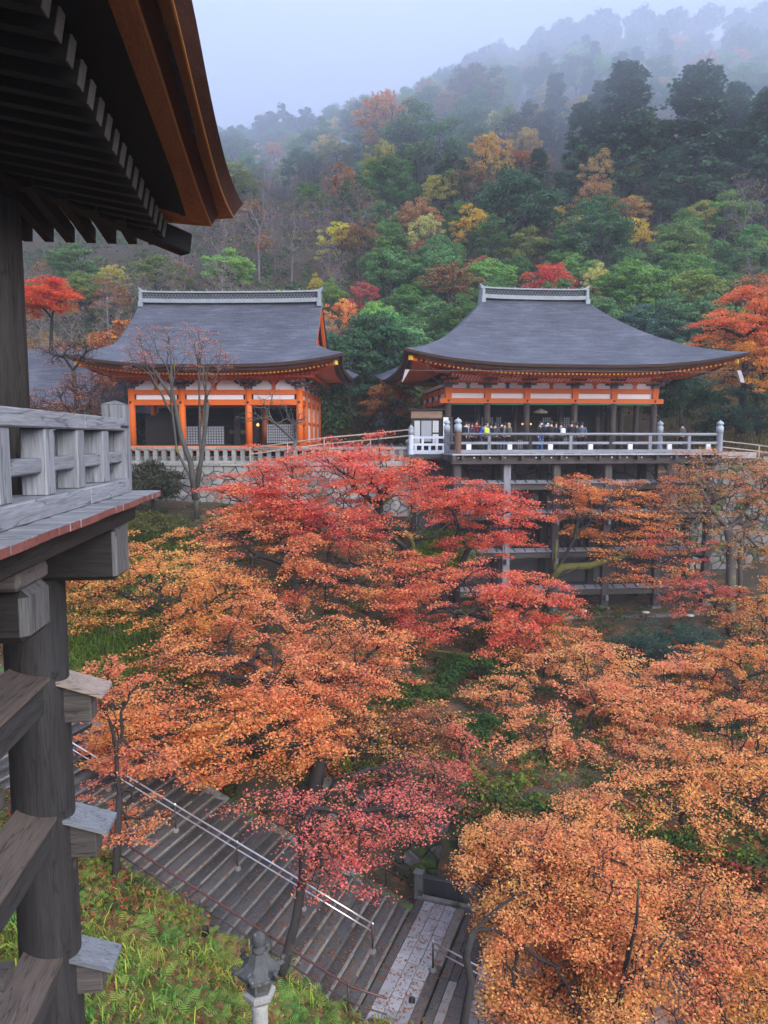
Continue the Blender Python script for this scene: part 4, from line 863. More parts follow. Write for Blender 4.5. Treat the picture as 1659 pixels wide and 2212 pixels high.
for k in range(9):
    a, b = -.35-1.3*k, -.35-1.3*(k+1)+.02
    part('kerb_stone', MB().box((2.88, a, -.6), (3.06, b, -.05 - .035*max(0, -a-1.9))), stone_m, edgew, bevel=.02)
    part('wall_stone', MB().box((3.42, a, -.7), (3.62, b, .26 - .035*max(0, -a-1.9))), stone_m if k % 2 else step_m[0], edgew, bevel=.02)
part('gutter_bed', MB().box((3.07, -12, -.6), (3.41, -.35, -.30)), mortar, edgew)
mb = MB(); mb.box((2.9, -.5, -.5), (3.12, -.25, .62)); mb.box((2.87, -.53, .62), (3.15, -.22, .70)); part('kerb_post', mb, stone_m, edgew, bevel=.02)
mw = thing('mossy_stone_wall', 'dark mossy block wall behind the kerb at the foot of the stairs', 'wall', (*st_xy(4.2, 3.98), -14.6), _az + math.pi)
part('mortar_core', MB().box((0, .03, -.3), (9.0, .5, 3.3)), mortar, mw)
rubble(mw, 9.0, 3.35, .55, .40, [stone_moss, stone_moss, stone_moss, stone_m], 5, proud=.10, jit=.22, low=lambda x: max(0, (4.2-x)*.36*.9) if x < 4.2 else 0)

def handrail(label, wv, s0, s1, bars, posts, mpost, base=True, h=.85, group=None, wv2=None):
    q0 = st_xy(s0, wv); T = thing('handrail', label, 'handrail', (q0[0], q0[1], float(st_z(np.array(s0)))), 0, group)
    wf = lambda s: wv + ((wv2-wv)*(s-s0)/(s1-s0) if wv2 is not None else 0)
    zf = lambda s: float(-14.0 + SLOPE*s if s > -.35 else st_z(np.array(s)))
    for hz, r, m_ in bars:
        pts = [(*st_xy(s, wf(s)), zf(s)+hz) for s in np.linspace(s0, s1, 9)]; mb = MB(); mb.tube(pts, r, 8); W('rail', mb, m_, T, smooth=True)
    for s in posts:
        x, y_ = st_xy(s, wf(s)); z = zf(s); mb = MB(); mb.tube([(x, y_, z-.1), (x, y_, z+h)], .028, 8); o = W('post', mb, mpost, T, smooth=True)
        mb = MB(); mb.lathe((x, y_, z+h), [(.034, -.03), (.036, .01), (.02, .035)], 8); put('post_cap', (lambda me: (me.materials.append(steel if base else iron), me)[1])(mb.mesh('post_cap', T.location)), o)
        if base: mb = MB(); mb.lathe((x, y_, z-.06), [(.10, 0), (.10, .12), (.07, .17)], 12); put('post_base', (lambda me: (me.materials.append(stone_m), me)[1])(mb.mesh('post_base', T.location)), o)
    return T
handrail('bright steel double handrail running down the middle of the stone stairs', 0, 15.0, .05, [(.84, .026, steel), (.62, .022, steel)], [0.0, 2.1, 4.2, 6.3, 8.75, 11.0, 13.2], iron)
handrail('short steel double handrail on the path below the landing', .04, -1.7, -12.5, [(.84, .026, steel), (.64, .022, steel)], [-1.7, -4.4, -7.2, -10, -12.3], iron, wv2=-2.4)
red_iron = M('red_brown_rail_paint', (.095, .028, .025), (.045, .018, .017), rough=.45, scale=4, bump=.1, spec=.5)
handrail('red brown handrail along the fern bank, near edge of the stone stairs', -2.18, 6.6, -1.2, [(.78, .03, red_iron), (.36, .02, iron)], [6.5, 4.0, 1.9, -.2], iron, base=False, h=.80)
handrail('dark double handrail along the far kerb of the stone stairs', 2.72, 13.5, -.3, [(.86, .026, red_iron), (.52, .02, iron)], [13, 10.8, 8.6, 6.6, 4.75, 2.75, .6], iron, base=False, h=.90)

# ------------------------------------------------------------------ stone lanterns
def lantern(label, x, y, z, k, pale, dark, shaft=1.25):
    T = thing('stone_lantern', label, 'lantern', (x, y, z), .25); hx = 6
    def lp(nm, prof, n, m, smooth=False, ph=0): mb = MB(); mb.lathe((0, 0, 0), [(r*k, h*k) for r, h in prof], n, ph); return part(nm, mb, m, T, smooth=smooth)
    b = shaft
    lp('base', [(.52, -.3), (.52, .10), (.40, .20)], hx, pale); lp('shaft', [(.215, .19), (.20, .5), (.205, b*.5+.2), (.20, b), (.215, b+.20)], 18, pale, True)
    lp('platform', [(.24, b+.19), (.36, b+.30), (.40, b+.36), (.40, b+.46), (.33, b+.50)], hx, pale)
    o = lp('lamp_box', [(.30, b+.49), (.31, b+.60), (.31, b+.86), (.27, b+.90)], hx, dark)
    for q in range(hx):
        t = 2*math.pi*(q+.5)/hx; c = Vector((math.cos(t), math.sin(t), 0))*.273*k; sd_ = Vector((-math.sin(t), math.cos(t), 0)); mb = MB()
        mb.prism([c + sd_*a*k + Vector((0, 0, h*k)) for a, h in ((-.08, b+.62), (.08, b+.62), (.08, b+.80), (0, b+.85), (-.08, b+.80))], Vector((math.cos(t), math.sin(t), 0))*.01*k); part('opening', mb, mortar, o)
    r = lp('roof_cap', [(.34, b+.86), (.52, b+.92), (.53, b+1.02), (.44, b+1.10), (.30, b+1.24), (.20, b+1.42), (.15, b+1.47)], hx, dark)
    for q in range(hx):
        t = 2*math.pi*q/hx; d = Vector((math.cos(t), math.sin(t), 0)); mb = MB()
        mb.tube([d*.36*k + Vector((0, 0, (b+1.12)*k)), d*.50*k + Vector((0, 0, (b+1.04)*k)), d*.60*k + Vector((0, 0, (b+1.08)*k)), d*.61*k + Vector((0, 0, (b+1.20)*k)), d*.54*k + Vector((0, 0, (b+1.22)*k))], [.05*k, .07*k, .075*k, .07*k, .05*k], 7); part('corner_scroll', mb, dark, r, smooth=True)
    lp('jewel', [(.10, b+1.46), (.17, b+1.50), (.17, b+1.58), (.10, b+1.62), (.12, b+1.66), (.165, b+1.76), (.155, b+1.88), (.09, b+1.97), (.015, b+2.01)], 14, dark, True)
    return T
lich = M('lichened_dark_stone', (.085, .088, .088), (.035, .036, .036), rough=.95, scale=4, bump=.6, spots=((.22, .22, .21), 8, .64))
pale_s = M('pale_lantern_stone', (.33, .325, .31), (.17, .17, .165), rough=.9, scale=3, bump=.4)
q = at(558, 2012, 13.0); gl = gz(q[0], 13.0)
lantern('tall mossy stone lantern with upturned cap among the ferns beside the stairs', q[0], 13.0, gl-.1, .76, pale_s, lich, shaft=(q[2]-gl+.1)/.76 - 2.0)
q = at(822, 940, 55.0)
lantern('small grey stone lantern on the grassy bank between the two vermilion halls', q[0], 55.0, q[2]-.9, 1.0, stone_m, lich, shaft=.62)
T = thing('stone_shrine_base', 'small grey stepped stone base with sloping slab roof below the hillside lantern', 'shrine', (q[0]+.3, 53.6, q[2]-2.2), 0)
for k, (a, z0, z1) in enumerate(((3.1, -.2, .35), (2.5, .35, .6))): part('slab', MB().box((-a, -1.0, z0), (a, 1.2, z1)), stone_m, T, bevel=.05)
mb = MB(); mb.add([(-3.2, -.9, .55), (3.2, -.9, .55), (1.5, .6, 1.5), (-1.5, .6, 1.5), (-3.2, 1.2, .55), (3.2, 1.2, .55)], [(0,1,2,3), (1,5,2), (5,4,3,2), (4,0,3)]); part('slab_roof', mb, stone_m, T)
for x in (-2.2, -.8, .8, 2.2): mb = MB(); mb.bar((x, -.95, .62), (x*.5, .6, 1.56), .16, .1); part('roof_rib', mb, stone_l, T)

# ------------------------------------------------------------------ notice board, rails between the halls, small lamps
nb_ = at(921, 960, 44.6); T = thing('notice_board', 'dark timber notice board with white papers left of the right hall, behind the pale railing', 'notice board', (nb_[0], 44.6, -1.0))
def N_(nm, a, b, m, **k): return part(nm, MB().box(a, b), m, T, **k)
for x in (-.86, .86): N_('post', (x-.07, -.07, 0), (x+.07, .07, 2.65), wdz)
N_('header', (-.95, -.12, 2.15), (.95, .1, 2.62), wood('tan_header', (.28, .18, .12), (.17, .11, .08), 'x')); N_('roof_board', (-1.15, -.3, 2.63), (1.15, .3, 2.72), wdx); N_('back_board', (-.8, .0, .5), (.8, .04, 2.12), wdx)
N_('grey_panel', (-.32, -.05, .75), (.30, -.004, 2.0), M('grey_panel_face', (.30, .31, .35), (.25, .26, .29), rough=.6)); 
for a, b, z0, z1 in ((-.74, -.40, .6, 2.0), (.38, .74, 1.3, 2.0), (.38, .74, .6, 1.2)):
    o = N_('paper_sheet', (a, -.03, z0), (b, -.004, z1), M('weathered_paper', (.52, .52, .53), (.42, .42, .43)) if 'weathered_paper' not in bpy.data.materials else bpy.data.materials['weathered_paper'])
    mb = MB()
    for k in range(int((z1-z0)/.16)): mb.box((a+.05, -.034, z0+.1+k*.15), (b-.05-.06*(k % 2), -.0305, z0+.13+k*.15))
    part('printed_lines', mb, M('print_grey', (.35, .35, .37)) if 'print_grey' not in bpy.data.materials else bpy.data.materials['print_grey'], o)
N_('side_frame', (.95, -.2, .9), (1.35, -.16, 2.3), wdx); N_('side_poster', (1.0, -.215, 1.0), (1.3, -.202, 2.2), white)
def woodrail(label, pts, m, hs=(.78, .42), r=.045, posts=True):
    T = thing('path_railing', label, 'railing', pts[0])
    for i, (a, b) in enumerate(zip(pts, pts[1:])):
        for h in hs: mb = MB(); mb.tube([(a[0], a[1], a[2]+h), (b[0], b[1], b[2]+h)], r, 7); W('rail', mb, m, T)
    if posts:
        for a, b in zip(pts, pts[1:]):
            n = max(1, int(math.dist(a, b)/1.8))
            for k in range(n): t = k/n; p = [a[j]+(b[j]-a[j])*t for j in range(3)]; mb = MB(); mb.tube([(p[0], p[1], p[2]-.3), (p[0], p[1], p[2]+hs[0]+.02)], r*1.1, 7); W('post', mb, m, T)
    return T
tan = M('tan_peeled_pole', (.42, .33, .27), (.27, .20, .16), rough=.75, scale=3, stretch=(1, 1, 1), bump=.2)
pts = [at(x, y, Y) - np.array([0, 0, .78]) for x, y, Y in ((540, 968, 44.2), (700, 946, 44.6), (800, 937, 44.8), (886, 928, 44.4))]
woodrail('peeled pole railing climbing the path between the two vermilion halls', [tuple(p) for p in pts], tan)
pts = [at(x, y, Y) - np.array([0, 0, .78]) for x, y, Y in ((1552, 952, 42.6), (1640, 962, 42.2), (1780, 985, 41.5))]
woodrail('pale pole railing descending to the right from the stilt stage', [tuple(p) for p in pts], tan)
def spot(label, x, y, z, rz):
    T = thing('garden_spotlight', label, 'spotlight', (x, y, z), rz); mb = MB(); mb.tube([(0, 0, -.2), (0, 0, .22)], .02, 6); part('stake', mb, iron, T)
    mb = MB(); mb.tube([(0, -.10, .30), (0, .06, .34)], [.11, .09], 12); mb.tube([(0, .06, .34), (0, .12, .355)], [.06, .03], 8); o = part('lamp_head', mb, plain('black_lamp', (.012, .012, .013), .35), T, smooth=False)
for lab, x, y in (('black garden spotlight half hidden in the ferns left of the tall stone lantern', 443, 2032), ('black garden spotlight low among the grass at the lower edge of the landing', 890, 2185), ('black garden spotlight on the shaded slope below the stilt stage', 945, 1580), ('small black garden spotlight in the strap grass beside the big round post', 262, 1330)):
    P, ok = hits([x], [y+8]); spot(lab, P[0][0], P[0][1], P[0][2]+.05, rnd.uniform(-1, 1))
for i in range(3):
    P, ok = hits([(1260, 1490, 1395)[i]], [(1335, 1345, 1338)[i]]); x, y_, z = P[0]
    T = thing('garden_spotlight', ('white bird-like path lamp on the mossy ledge below the middle posts of the stilts', 'small white path lamp on the mossy ledge under the right-hand stilts', 'small white path lamp on the ledge between the two other ledge lamps')[i], 'spotlight', (x, y_, z)); mb = MB(); mb.tube([(0, 0, -.1), (0, 0, .35)], .03, 6); part('stake', mb, iron, T)
    mb = MB(); mb.lathe((0, 0, .34), [(.04, 0), (.2, .05), (.2, .09), (.05, .13)], 10); part('lamp_head', mb, white, T)
# mossy ledges below the stilts
moss_g = M('moss_and_leaf_ledge', (.13, .14, .03), (.06, .055, .03), rough=1, scale=2.5, bump=.7, fine=8, spots=((.18, .07, .03), 3, .57))
for k, (yv, z0, z1, x0, x1) in enumerate(((39.4, -11.2, -9.95, 6.5, 26), (37.6, -11.8, -10.35, 8, 25), (34.2, -12.2, -10.8, 4, 13))):
    T = thing('stone_ledge', ('dark stone ledge directly below the feet of the stilts', 'second mossy stone ledge, lower down in front of the stilts', 'mossy stone ledge behind the forked dark maple trunk')[k], 'retaining wall', ((x0+x1)/2, yv, z0))
    W('earth_fill', MB().box((x0, yv+.25, z0), (x1, yv+2.0, z1-.03)), moss_g, T)
    n = int((x1-x0)/1.05)
    for i in range(n):
        a, b = x0+(x1-x0)*i/n, x0+(x1-x0)*(i+1)/n-.03
        W('stone', MB().box((a, yv-.05+rnd.uniform(-.03, .03), z0), (b, yv+.26, z1-.28)), stone_moss if i % 2 else stone_m, T, bevel=.03)
        if i % 2 == 0: W('coping_stone', MB().box((a, yv-.12, z1-.27), (min(x1, x0+(x1-x0)*(i+2)/n-.03), yv+.34, z1-.05)), stone_m, T, bevel=.03)

# ------------------------------------------------------------------ visitors on the stage
def skin(name, verts, edges, radii, m, T, sub=1, root=0):
    me = bpy.data.meshes.new(name); me.from_pydata(verts, edges, []); me.materials.append(m); o = put(name, me, T)
    md = o.modifiers.new('skin', 'SKIN'); md.use_smooth_shade = True
    for i, r in enumerate(radii):
        d = me.skin_vertices[0].data[i]; d.radius = r if isinstance(r, tuple) else (r, r); d.use_root = (i == root)
    if sub: s = o.modifiers.new('subdivision', 'SUBSURF'); s.levels = sub; s.render_levels = sub
    return o
skin_m = plain('skin_tone', (.52, .31, .22), .55); hair_m = plain('dark_hair', (.012, .010, .010), .5); shoe_m = plain('dark_shoe', (.02, .02, .022), .5)
def cloth(n, c): return bpy.data.materials.get(n) or M(n, c, tuple(x*.75 for x in c), rough=.85, scale=4, bump=.2)
def person(label, x, y, z, h, rz, coat, legs, arms='down', stride=0, hair=hair_m, hat=None, scarf=None, mask=False, longcoat=False):
    T = thing('person', label, 'person', (x, y, z), rz, 'visitors on the stilt stage'); k = h*1.04/1.72
    def A(*v): return tuple(k*a for a in v)
    if arms == 'down': el, ha = (.25, .02, 1.14), (.24, -.05, .90)
    elif arms == 'photo': el, ha = (.27, -.12, 1.20), (.10, -.34, 1.42)
    else: el, ha = (.25, -.03, 1.13), (.12, -.26, 1.12)
    f, b = -stride*.30, stride*.28
    V_ = [A(0, 0, .95), A(0, 0, 1.12), A(0, 0, 1.32), A(0, .01, 1.46), A(0, 0, 1.53), A(0, -.01, 1.62), A(0, 0, 1.70)]
    E_ = [(i, i+1) for i in range(6)]; R_ = [(.15*k, .11*k), (.14*k, .10*k), (.165*k, .115*k), (.06*k, .06*k), (.055*k, .055*k), (.085*k, .10*k), (.05*k, .06*k)]
    for sg in (-1, 1):
        n = len(V_); V_ += [A(sg*.19, 0, 1.40), A(sg*el[0], el[1], el[2]), A(sg*ha[0], ha[1], ha[2]), A(sg*ha[0]*.9, ha[1]-.05, ha[2]-.05)]
        E_ += [(2, n), (n, n+1), (n+1, n+2), (n+2, n+3)]; R_ += [.06*k, .045*k, .032*k, .03*k]
        n = len(V_); d = f if sg < 0 else b
        V_ += [A(sg*.10, 0, .90), A(sg*.105, d*.6 - .02*stride, .50), A(sg*.11, d+.02, .09), A(sg*.12, d-.13, .04)]
        E_ += [(0, n), (n, n+1), (n+1, n+2), (n+2, n+3)]; R_ += [.088*k, .06*k, .042*k, .038*k]
    skin('body', V_, E_, R_, skin_m, T)
    cv = [A(0, 0, .90 if not longcoat else .62), A(0, 0, 1.10), A(0, 0, 1.33), A(0, .01, 1.45)]; ce = [(0, 1), (1, 2), (2, 3)]; cr = [(.185*k, .14*k), (.175*k, .13*k), (.195*k, .14*k), (.075*k, .075*k)]
    for sg in (-1, 1):
        n = len(cv); cv += [A(sg*.20, 0, 1.39), A(sg*el[0], el[1], el[2]), A(sg*ha[0], ha[1]+.02, ha[2])]; ce += [(2, n), (n, n+1), (n+1, n+2)]; cr += [.082*k, .064*k, .05*k]
    skin('coat', cv, ce, cr, coat, T)
    tv = [A(0, 0, .94)]; te = []; tr = [(.16*k, .12*k)]
    for sg in (-1, 1):
        d = f if sg < 0 else b; n = len(tv); tv += [A(sg*.10, 0, .86), A(sg*.105, d*.6-.02*stride, .50), A(sg*.11, d+.02, .10)]; te += [(0, n), (n, n+1), (n+1, n+2)]; tr += [.10*k, .075*k, .062*k]
        mb = MB(); mb.tube([A(sg*.11, d+.07, .05), A(sg*.115, d-.06, .045), A(sg*.12, d-.17, .03)], [.05*k, .048*k, .03*k], 7); part('shoe', mb, shoe_m, T)
    skin('trousers', tv, te, tr, legs, T)
    mb = MB(); c = A(0, .015, 1.635)
    P = [[(c[0] + k*.098*math.cos(a)*math.cos(e), c[1] + k*.112*math.sin(a)*math.cos(e), c[2] + k*.115*math.sin(e) + (k*.035 if math.sin(a) < -.3 and e < .5 else 0)) for a in np.linspace(0, 2*math.pi, 13)] for e in (-.55, -.2, .2, .6, 1.0, 1.35, 1.56)]
    mb.grid(P); part('hat' if hat else 'hair', mb, hat or hair, T, smooth=True)
    if scarf: mb = MB(); mb.tube([A(.09*math.cos(t), .085*math.sin(t), 1.475) for t in np.linspace(0, 2*math.pi, 11)], .045*k, 7); mb.bar(A(.03, -.13, 1.45), A(.04, -.145, 1.15), .09*k, .02*k); part('scarf', mb, scarf, T)
    if mask: mb = MB(); mb.box(A(-.06, -.125, 1.565), A(.06, -.09, 1.635)); part('face_mask', mb, white, T, bevel=.01)
    return T
def pack(label, T, m):
    h = T.location; a = T.rotation_euler.z; B_ = thing('backpack', label, 'backpack', (h.x - .22*math.sin(a), h.y + .22*math.cos(a), h.z), a)
    mb = MB(); mb.box((-.15, -.07, 1.0), (.15, .10, 1.42)); part('bag', mb, m, B_, bevel=.05); mb = MB(); mb.box((-.11, .10, 1.03), (.11, .145, 1.22)); part('pocket', mb, m, B_, bevel=.02)
    for s in (-1, 1): mb = MB(); mb.tube([(s*.1, -.08, 1.40), (s*.11, -.22, 1.47), (s*.11, -.36, 1.36), (s*.12, -.34, 1.12), (s*.12, -.08, 1.05)], .018, 5); part('strap', mb, m, B_)
FL = -.90
blk, nav, gry = cloth('black_cloth', (.016, .016, .019)), cloth('navy_cloth', (.022, .028, .06)), cloth('charcoal_cloth', (.05, .052, .055))
jean, dgry, tanc, wht = cloth('blue_denim', (.07, .17, .40)), cloth('dark_grey_cloth', (.03, .031, .034)), cloth('tan_cloth', (.34, .26, .17)), cloth('white_cloth', (.72, .74, .78))
yel, redc, blu, olv, dnm = cloth('lime_cloth', (.62, .75, .04)), cloth('red_cloth', (.45, .03, .03)), cloth('bright_blue_cloth', (.04, .12, .50)), cloth('khaki_pack', (.22, .20, .14)), cloth('slate_denim', (.09, .12, .17))
zx = lambda v: (1000 + v/3.318)*.864
def pl(label, v, Y, h, rz, coat, legs, **k): q = at(zx(v), 960, Y); return person(label, q[0], Y, FL, h, rz, coat, legs, **k)
pl('person in black suit with white scarf, leftmost of the group behind the newels', 545, 42.0, 1.70, math.radians(70), blk, blk, scarf=wht)
pl('person in dark coat with red tie beside the white-scarfed visitor', 596, 42.3, 1.66, math.radians(20), nav, blk, scarf=redc)
pl('tall person in dark blazer facing out with raised hands', 632, 42.7, 1.80, math.radians(0), nav, blk, arms='photo', scarf=redc)
T = pl('person in lime and blue jacket seen from behind at the railing', 706, 41.6, 1.66, math.radians(185), blu, dgry); pack('grey backpack with lime top on the blue-jacketed visitor', T, yel)
pl('person with light face standing behind the lime backpack', 722, 43.4, 1.78, math.radians(10), blk, blk, arms='photo')
pl('person in black jacket right of the lime backpack', 752, 42.6, 1.68, math.radians(200), blk, blk)
T = pl('person in charcoal jacket facing the hall at left of centre', 786, 42.0, 1.66, math.radians(170), gry, blk); pack('dark grey backpack worn by the charcoal-jacketed visitor', T, gry)
T = pl('person in tan coat leaning towards the railing with a khaki pack', 903, 42.0, 1.66, math.radians(60), gry, blk, arms='hold', hat=tanc, scarf=tanc); pack('round khaki backpack on the tan-hatted visitor', T, olv)
pl('person in black coat and blue jeans with white mask stepping forward', 1160, 42.4, 1.74, math.radians(35), blk, jean, stride=1, mask=True)
pl('person in navy suit and white shirt facing out behind the black puffer', 1215, 43.2, 1.76, math.radians(15), nav, blk, scarf=wht, mask=True)
pl('person in thick black puffer jacket with back turned at the railing', 1252, 41.8, 1.76, math.radians(175), blk, dgry, stride=.2)
T = pl('person in navy jacket with a white backpack, back turned', 1332, 41.8, 1.70, math.radians(190), nav, blk); pack('white backpack worn by the navy-jacketed visitor', T, wht)
pl('person in plain black jacket looking down, second from right of the row', 1420, 41.8, 1.76, math.radians(170), blk, gry)
pl('person in slate blue denim jacket at the right end of the visitor row', 1505, 41.9, 1.70, math.radians(150), dnm, blk)
pl('person in black jacket half hidden behind the white-scarfed visitor', 566, 43.4, 1.72, math.radians(30), blk, gry)
pl('person in black coat behind the black puffer and the white backpack', 1290, 43.4, 1.74, math.radians(5), blk, blk)
pl('person in charcoal coat behind the two jackets at the right of the row', 1462, 43.3, 1.72, math.radians(170), gry, blk)
pl('person in black coat left of the tan-hatted visitor, facing the hall', 866, 42.9, 1.70, math.radians(185), blk, nav)
pl('person in dark blue jacket between the charcoal and the tan visitors', 838, 43.5, 1.66, math.radians(5), nav, gry, mask=True)
q = at(1474, 925, 43.6); person('lone person in grey jacket and dark cap between the right-hand newels', q[0], 43.6, FL, 1.68, math.radians(200), gry, blk, hat=blk)

# ------------------------------------------------------------------ trees
def unit(v): return v/np.maximum(np.linalg.norm(v, axis=-1, keepdims=True), 1e-9)
def seg_mesh(S, n=5):
    """Tubes for segments (p0, p1, r0, r1)."""
    P0 = np.array([s[0] for s in S]); P1 = np.array([s[1] for s in S]); R0 = np.array([s[2] for s in S]); R1 = np.array([s[3] for s in S])
    d = unit(P1-P0); ref = np.where(np.abs(d[:, 2:3]) > .9, np.array([[1., 0, 0]]), np.array([[0, 0, 1.]])); a = unit(np.cross(d, ref)); b = np.cross(d, a)
    t = np.arange(n)*2*np.pi/n; ring = a[:, None]*np.cos(t)[None, :, None] + b[:, None]*np.sin(t)[None, :, None]
    V = np.concatenate([(P0[:, None]-d[:, None]*R0[:, None, None]*.3) + ring*R0[:, None, None], P1[:, None] + ring*R1[:, None, None]], 1).reshape(-1, 3)
    k = np.arange(n); q = np.stack([k, (k+1) % n, n+(k+1) % n, n+k], 1); F = (np.arange(len(S))[:, None, None]*2*n + q[None]).reshape(-1, 4)
    return V, F
def grow(r, p, tg, r_tip, S, d0, droop=.12, wob=.10, depth=0, k0=.46, cap=1e9, twig=0):
    n = len(tg)
    def seg(a, b, ra, rb):
        L = np.linalg.norm(b-a); m = (a+b)/2 + r.normal(0, wob*L, 3)*np.array([1, 1, .6]) + np.array([0, 0, droop*L*.5])
        rm = (ra+rb)/2; (S.append((a, b, ra, rb)) if n == 1 else (S.append((a, m, ra, rm)), S.append((m, b, rm, rb))))
    if n == 1 or depth > 11:
        seg(p, tg[0], r_tip*1.25, r_tip*.5)
        for _ in range(int(twig)): q = tg[0]*r.uniform(.5, 1) + p*0; q = p + (tg[0]-p)*r.uniform(.4, 1); S.append((q, q + r.normal(0, 1, 3)*np.array([1, 1, .5])*twig*.09, r_tip*.55, r_tip*.25))
        return
    c = tg - tg.mean(0); w_, v_ = np.linalg.eigh(c.T @ c); ax = v_[:, -1] + r.normal(0, .25, 3); o = c @ ax; h = o > np.median(o) + r.uniform(-.2, .2)*np.std(o)
    if h.all() or not h.any(): h = np.arange(n) % 2 == 0
    for g_ in (tg[h], tg[~h]):
        cen = g_.mean(0); f = k0*r.uniform(.75, 1.2) if len(g_) > 2 else .6
        q = p + (cen-p)*f; q[2] -= droop*np.linalg.norm(cen-p)*.15*(-1); rr = min(cap, r_tip*len(g_)**.52)
        seg(p, q, min(cap, r_tip*n**.52, rr*1.5), rr); grow(r, q, g_, r_tip, S, d0, droop, wob, depth+1, k0, cap*.92, twig)
def leaf_quads(r, C, per, rad, flat, size, tilt=.55, out=None, radial=None):
    """Leaf-sized bent quads scattered round centres C; out: centre of the crown, towards which no leaf faces."""
    n = len(C)*per; c = np.repeat(C, per, 0); o = r.normal(0, 1, (n, 3)); o = unit(o)*r.uniform(0, 1, (n, 1))**.5; rr = np.repeat(r.uniform(.65, 1.25, (len(C), 1)), per, 0)*rad
    off = o*rr*np.array([1, 1, flat])
    if radial is not None:                                   # sprays reach outwards along the branch and droop a little at the tip
        dr = (c - radial)*np.array([1, 1, 0]); dr = unit(dr); al = (off*dr).sum(1, keepdims=True); off = off + dr*al*.55 - (off - dr*al)*np.array([.32, .32, 0]) - np.array([0, 0, .28])*np.maximum(0, al)
    p = c + off
    nn = np.array([[0, 0, 1.]]) + r.normal(0, tilt, (n, 3))
    if out is not None: nn = unit(p-out)*.8 + r.normal(0, tilt, (n, 3)) + np.array([0, 0, .45])
    nn = unit(nn); a = unit(np.cross(nn, r.normal(0, 1, (n, 3)))); b = np.cross(nn, a); s = size*r.uniform(.55, 1.45, (n, 1))
    V = np.stack([p - a*s*.5, p + b*s*.34 + nn*s*.12, p + a*s*.5, p - b*s*.34 + nn*s*.12], 1).reshape(-1, 3)
    return V, np.arange(n*4).reshape(-1, 4), r.uniform(0, 1, n)
def dome(r, n, c, a, b, h, lo=-.35, layers=0):
    u = unit(r.normal(0, 1, (n*3, 3))); u = u[u[:, 2] > lo][:n]; k = r.uniform(.35, 1, (len(u), 1))**.5; q = u*k*np.array([a, b, h])
    q *= 1 + .20*(np.sin(u[:, :1]*5.1 + c[0]) * np.cos(u[:, 1:2]*4.3 + c[1]) + .6*np.sin(u[:, 2:3]*6.7 + c[0]*2)) + r.normal(0, .07, (len(q), 1))
    if layers: q[:, 2] = q[:, 2]*.35 + np.round(q[:, 2]/h*layers)/layers*h*.65
    return c + q
def P3(x, y, Y): return at(x, y, Y)
CHIP = 1
def near_tree(label, name, crowns, trunk, color, alpha=.12, seed=0, r_tip=.012, per=70, nt=150, size=.115, pad=.55, limbs=(), bark=None, wob=.10, twig=4, group=None, cat='tree', flat=.38, trunk_r=None, tilt=.55, layers=0, lo=-.75):
    """crowns: (x, y, Y, width px, height px[, share]) as seen in the photograph, each at its own distance; trunk: sight-line points from the foot up to the fork."""
    r = np.random.default_rng(seed+100); TP = [P3(*t) for t in trunk]; foot = TP[0].copy(); gzv = gz(foot[0], foot[1]); 
    if foot[2] > gzv: foot = np.array([foot[0] + (foot[0]-TP[-1][0])*.15, foot[1], gzv - .1]); TP = [foot] + TP
    else: TP[0] = foot
    T = thing(name, label, cat, tuple(TP[0]), 0, group); org = TP[0]
    tgs = []
    for cr in crowns:
        x, y, Y, wp, hp = cr[:5]; c = P3(x, y, Y); sc_ = np.linalg.norm(c)/1600*1.0; a = wp/2*sc_*1.06; h = hp/2*sc_*1.04; m = max(6, int(nt*(cr[5] if len(cr) > 5 else 1)))
        tgs.append(dome(r, m, c - np.array([0, 0, h*.1]), a, min(a*.85, 3.6), h, lo, layers))
    tg = np.concatenate(tgs); S = []
    if wob > .06 and cat == 'tree':                           # gaps between the sprays
        f = np.sin(tg[:, 0]*1.55+seed)+np.sin(tg[:, 1]*1.4+seed*2.1+tg[:, 2]*.6)+np.sin(tg[:, 2]*2.3+seed*.7+tg[:, 0]*.5); tg = tg[f < 1.55] if (f < 1.55).sum() > 20 else tg
    fork = TP[-1]; R = trunk_r or min(.24, r_tip*len(tg)**.52)
    pts = np.array(TP); n = len(pts)
    rs = [R*(1.25 - .3*i/(n-1)) for i in range(n)]; mb = MB(); mb.tube([tuple(p) for p in pts - org], rs, 9)
    grow(r, fork, tg, r_tip, S, None, cap=R*.6, twig=min(twig, 3), wob=wob, droop=.12 if wob > .06 else -.04)
    V, F = seg_mesh([(a-org, b-org, ra, rb) for a, b, ra, rb in S], 4)
    me = np_mesh('branches', V, F, bark or bark_m, smooth=True)
    part('trunk', mb, bark or bark_m, T, smooth=True); put('branches', me, T)
    for pl_, r0, r1, m_ in limbs:
        Q = [P3(*t) - org for t in pl_]; mb = MB(); mb.tube([tuple(q) for q in Q], list(np.linspace(r0, r1, len(Q))), 9); part('limb', mb, m_ or bark or bark_m, T, smooth=True)
    if per:
        color = tuple(min(.85, v) for v in color); alpha *= .65; V, F, rv = leaf_quads(r, tg, int(per*1.42), pad*1.0, flat*.72, size*.80, tilt*.75, radial=TP[-1] if wob > .06 else None)
        o = put('crown', np_mesh('crown', V - org, F, leaf, rv), T); o.color = (*color, alpha); o['kind'] = 'stuff'
    return T
RED, CRIM, DULL = (.82, .215, .125), (.74, .15, .11), (.78, .29, .12)
ORG, GOLD, SALM, BRT = (.80, .335, .135), (.80, .37, .135), (.81, .35, .145), (.82, .315, .115)
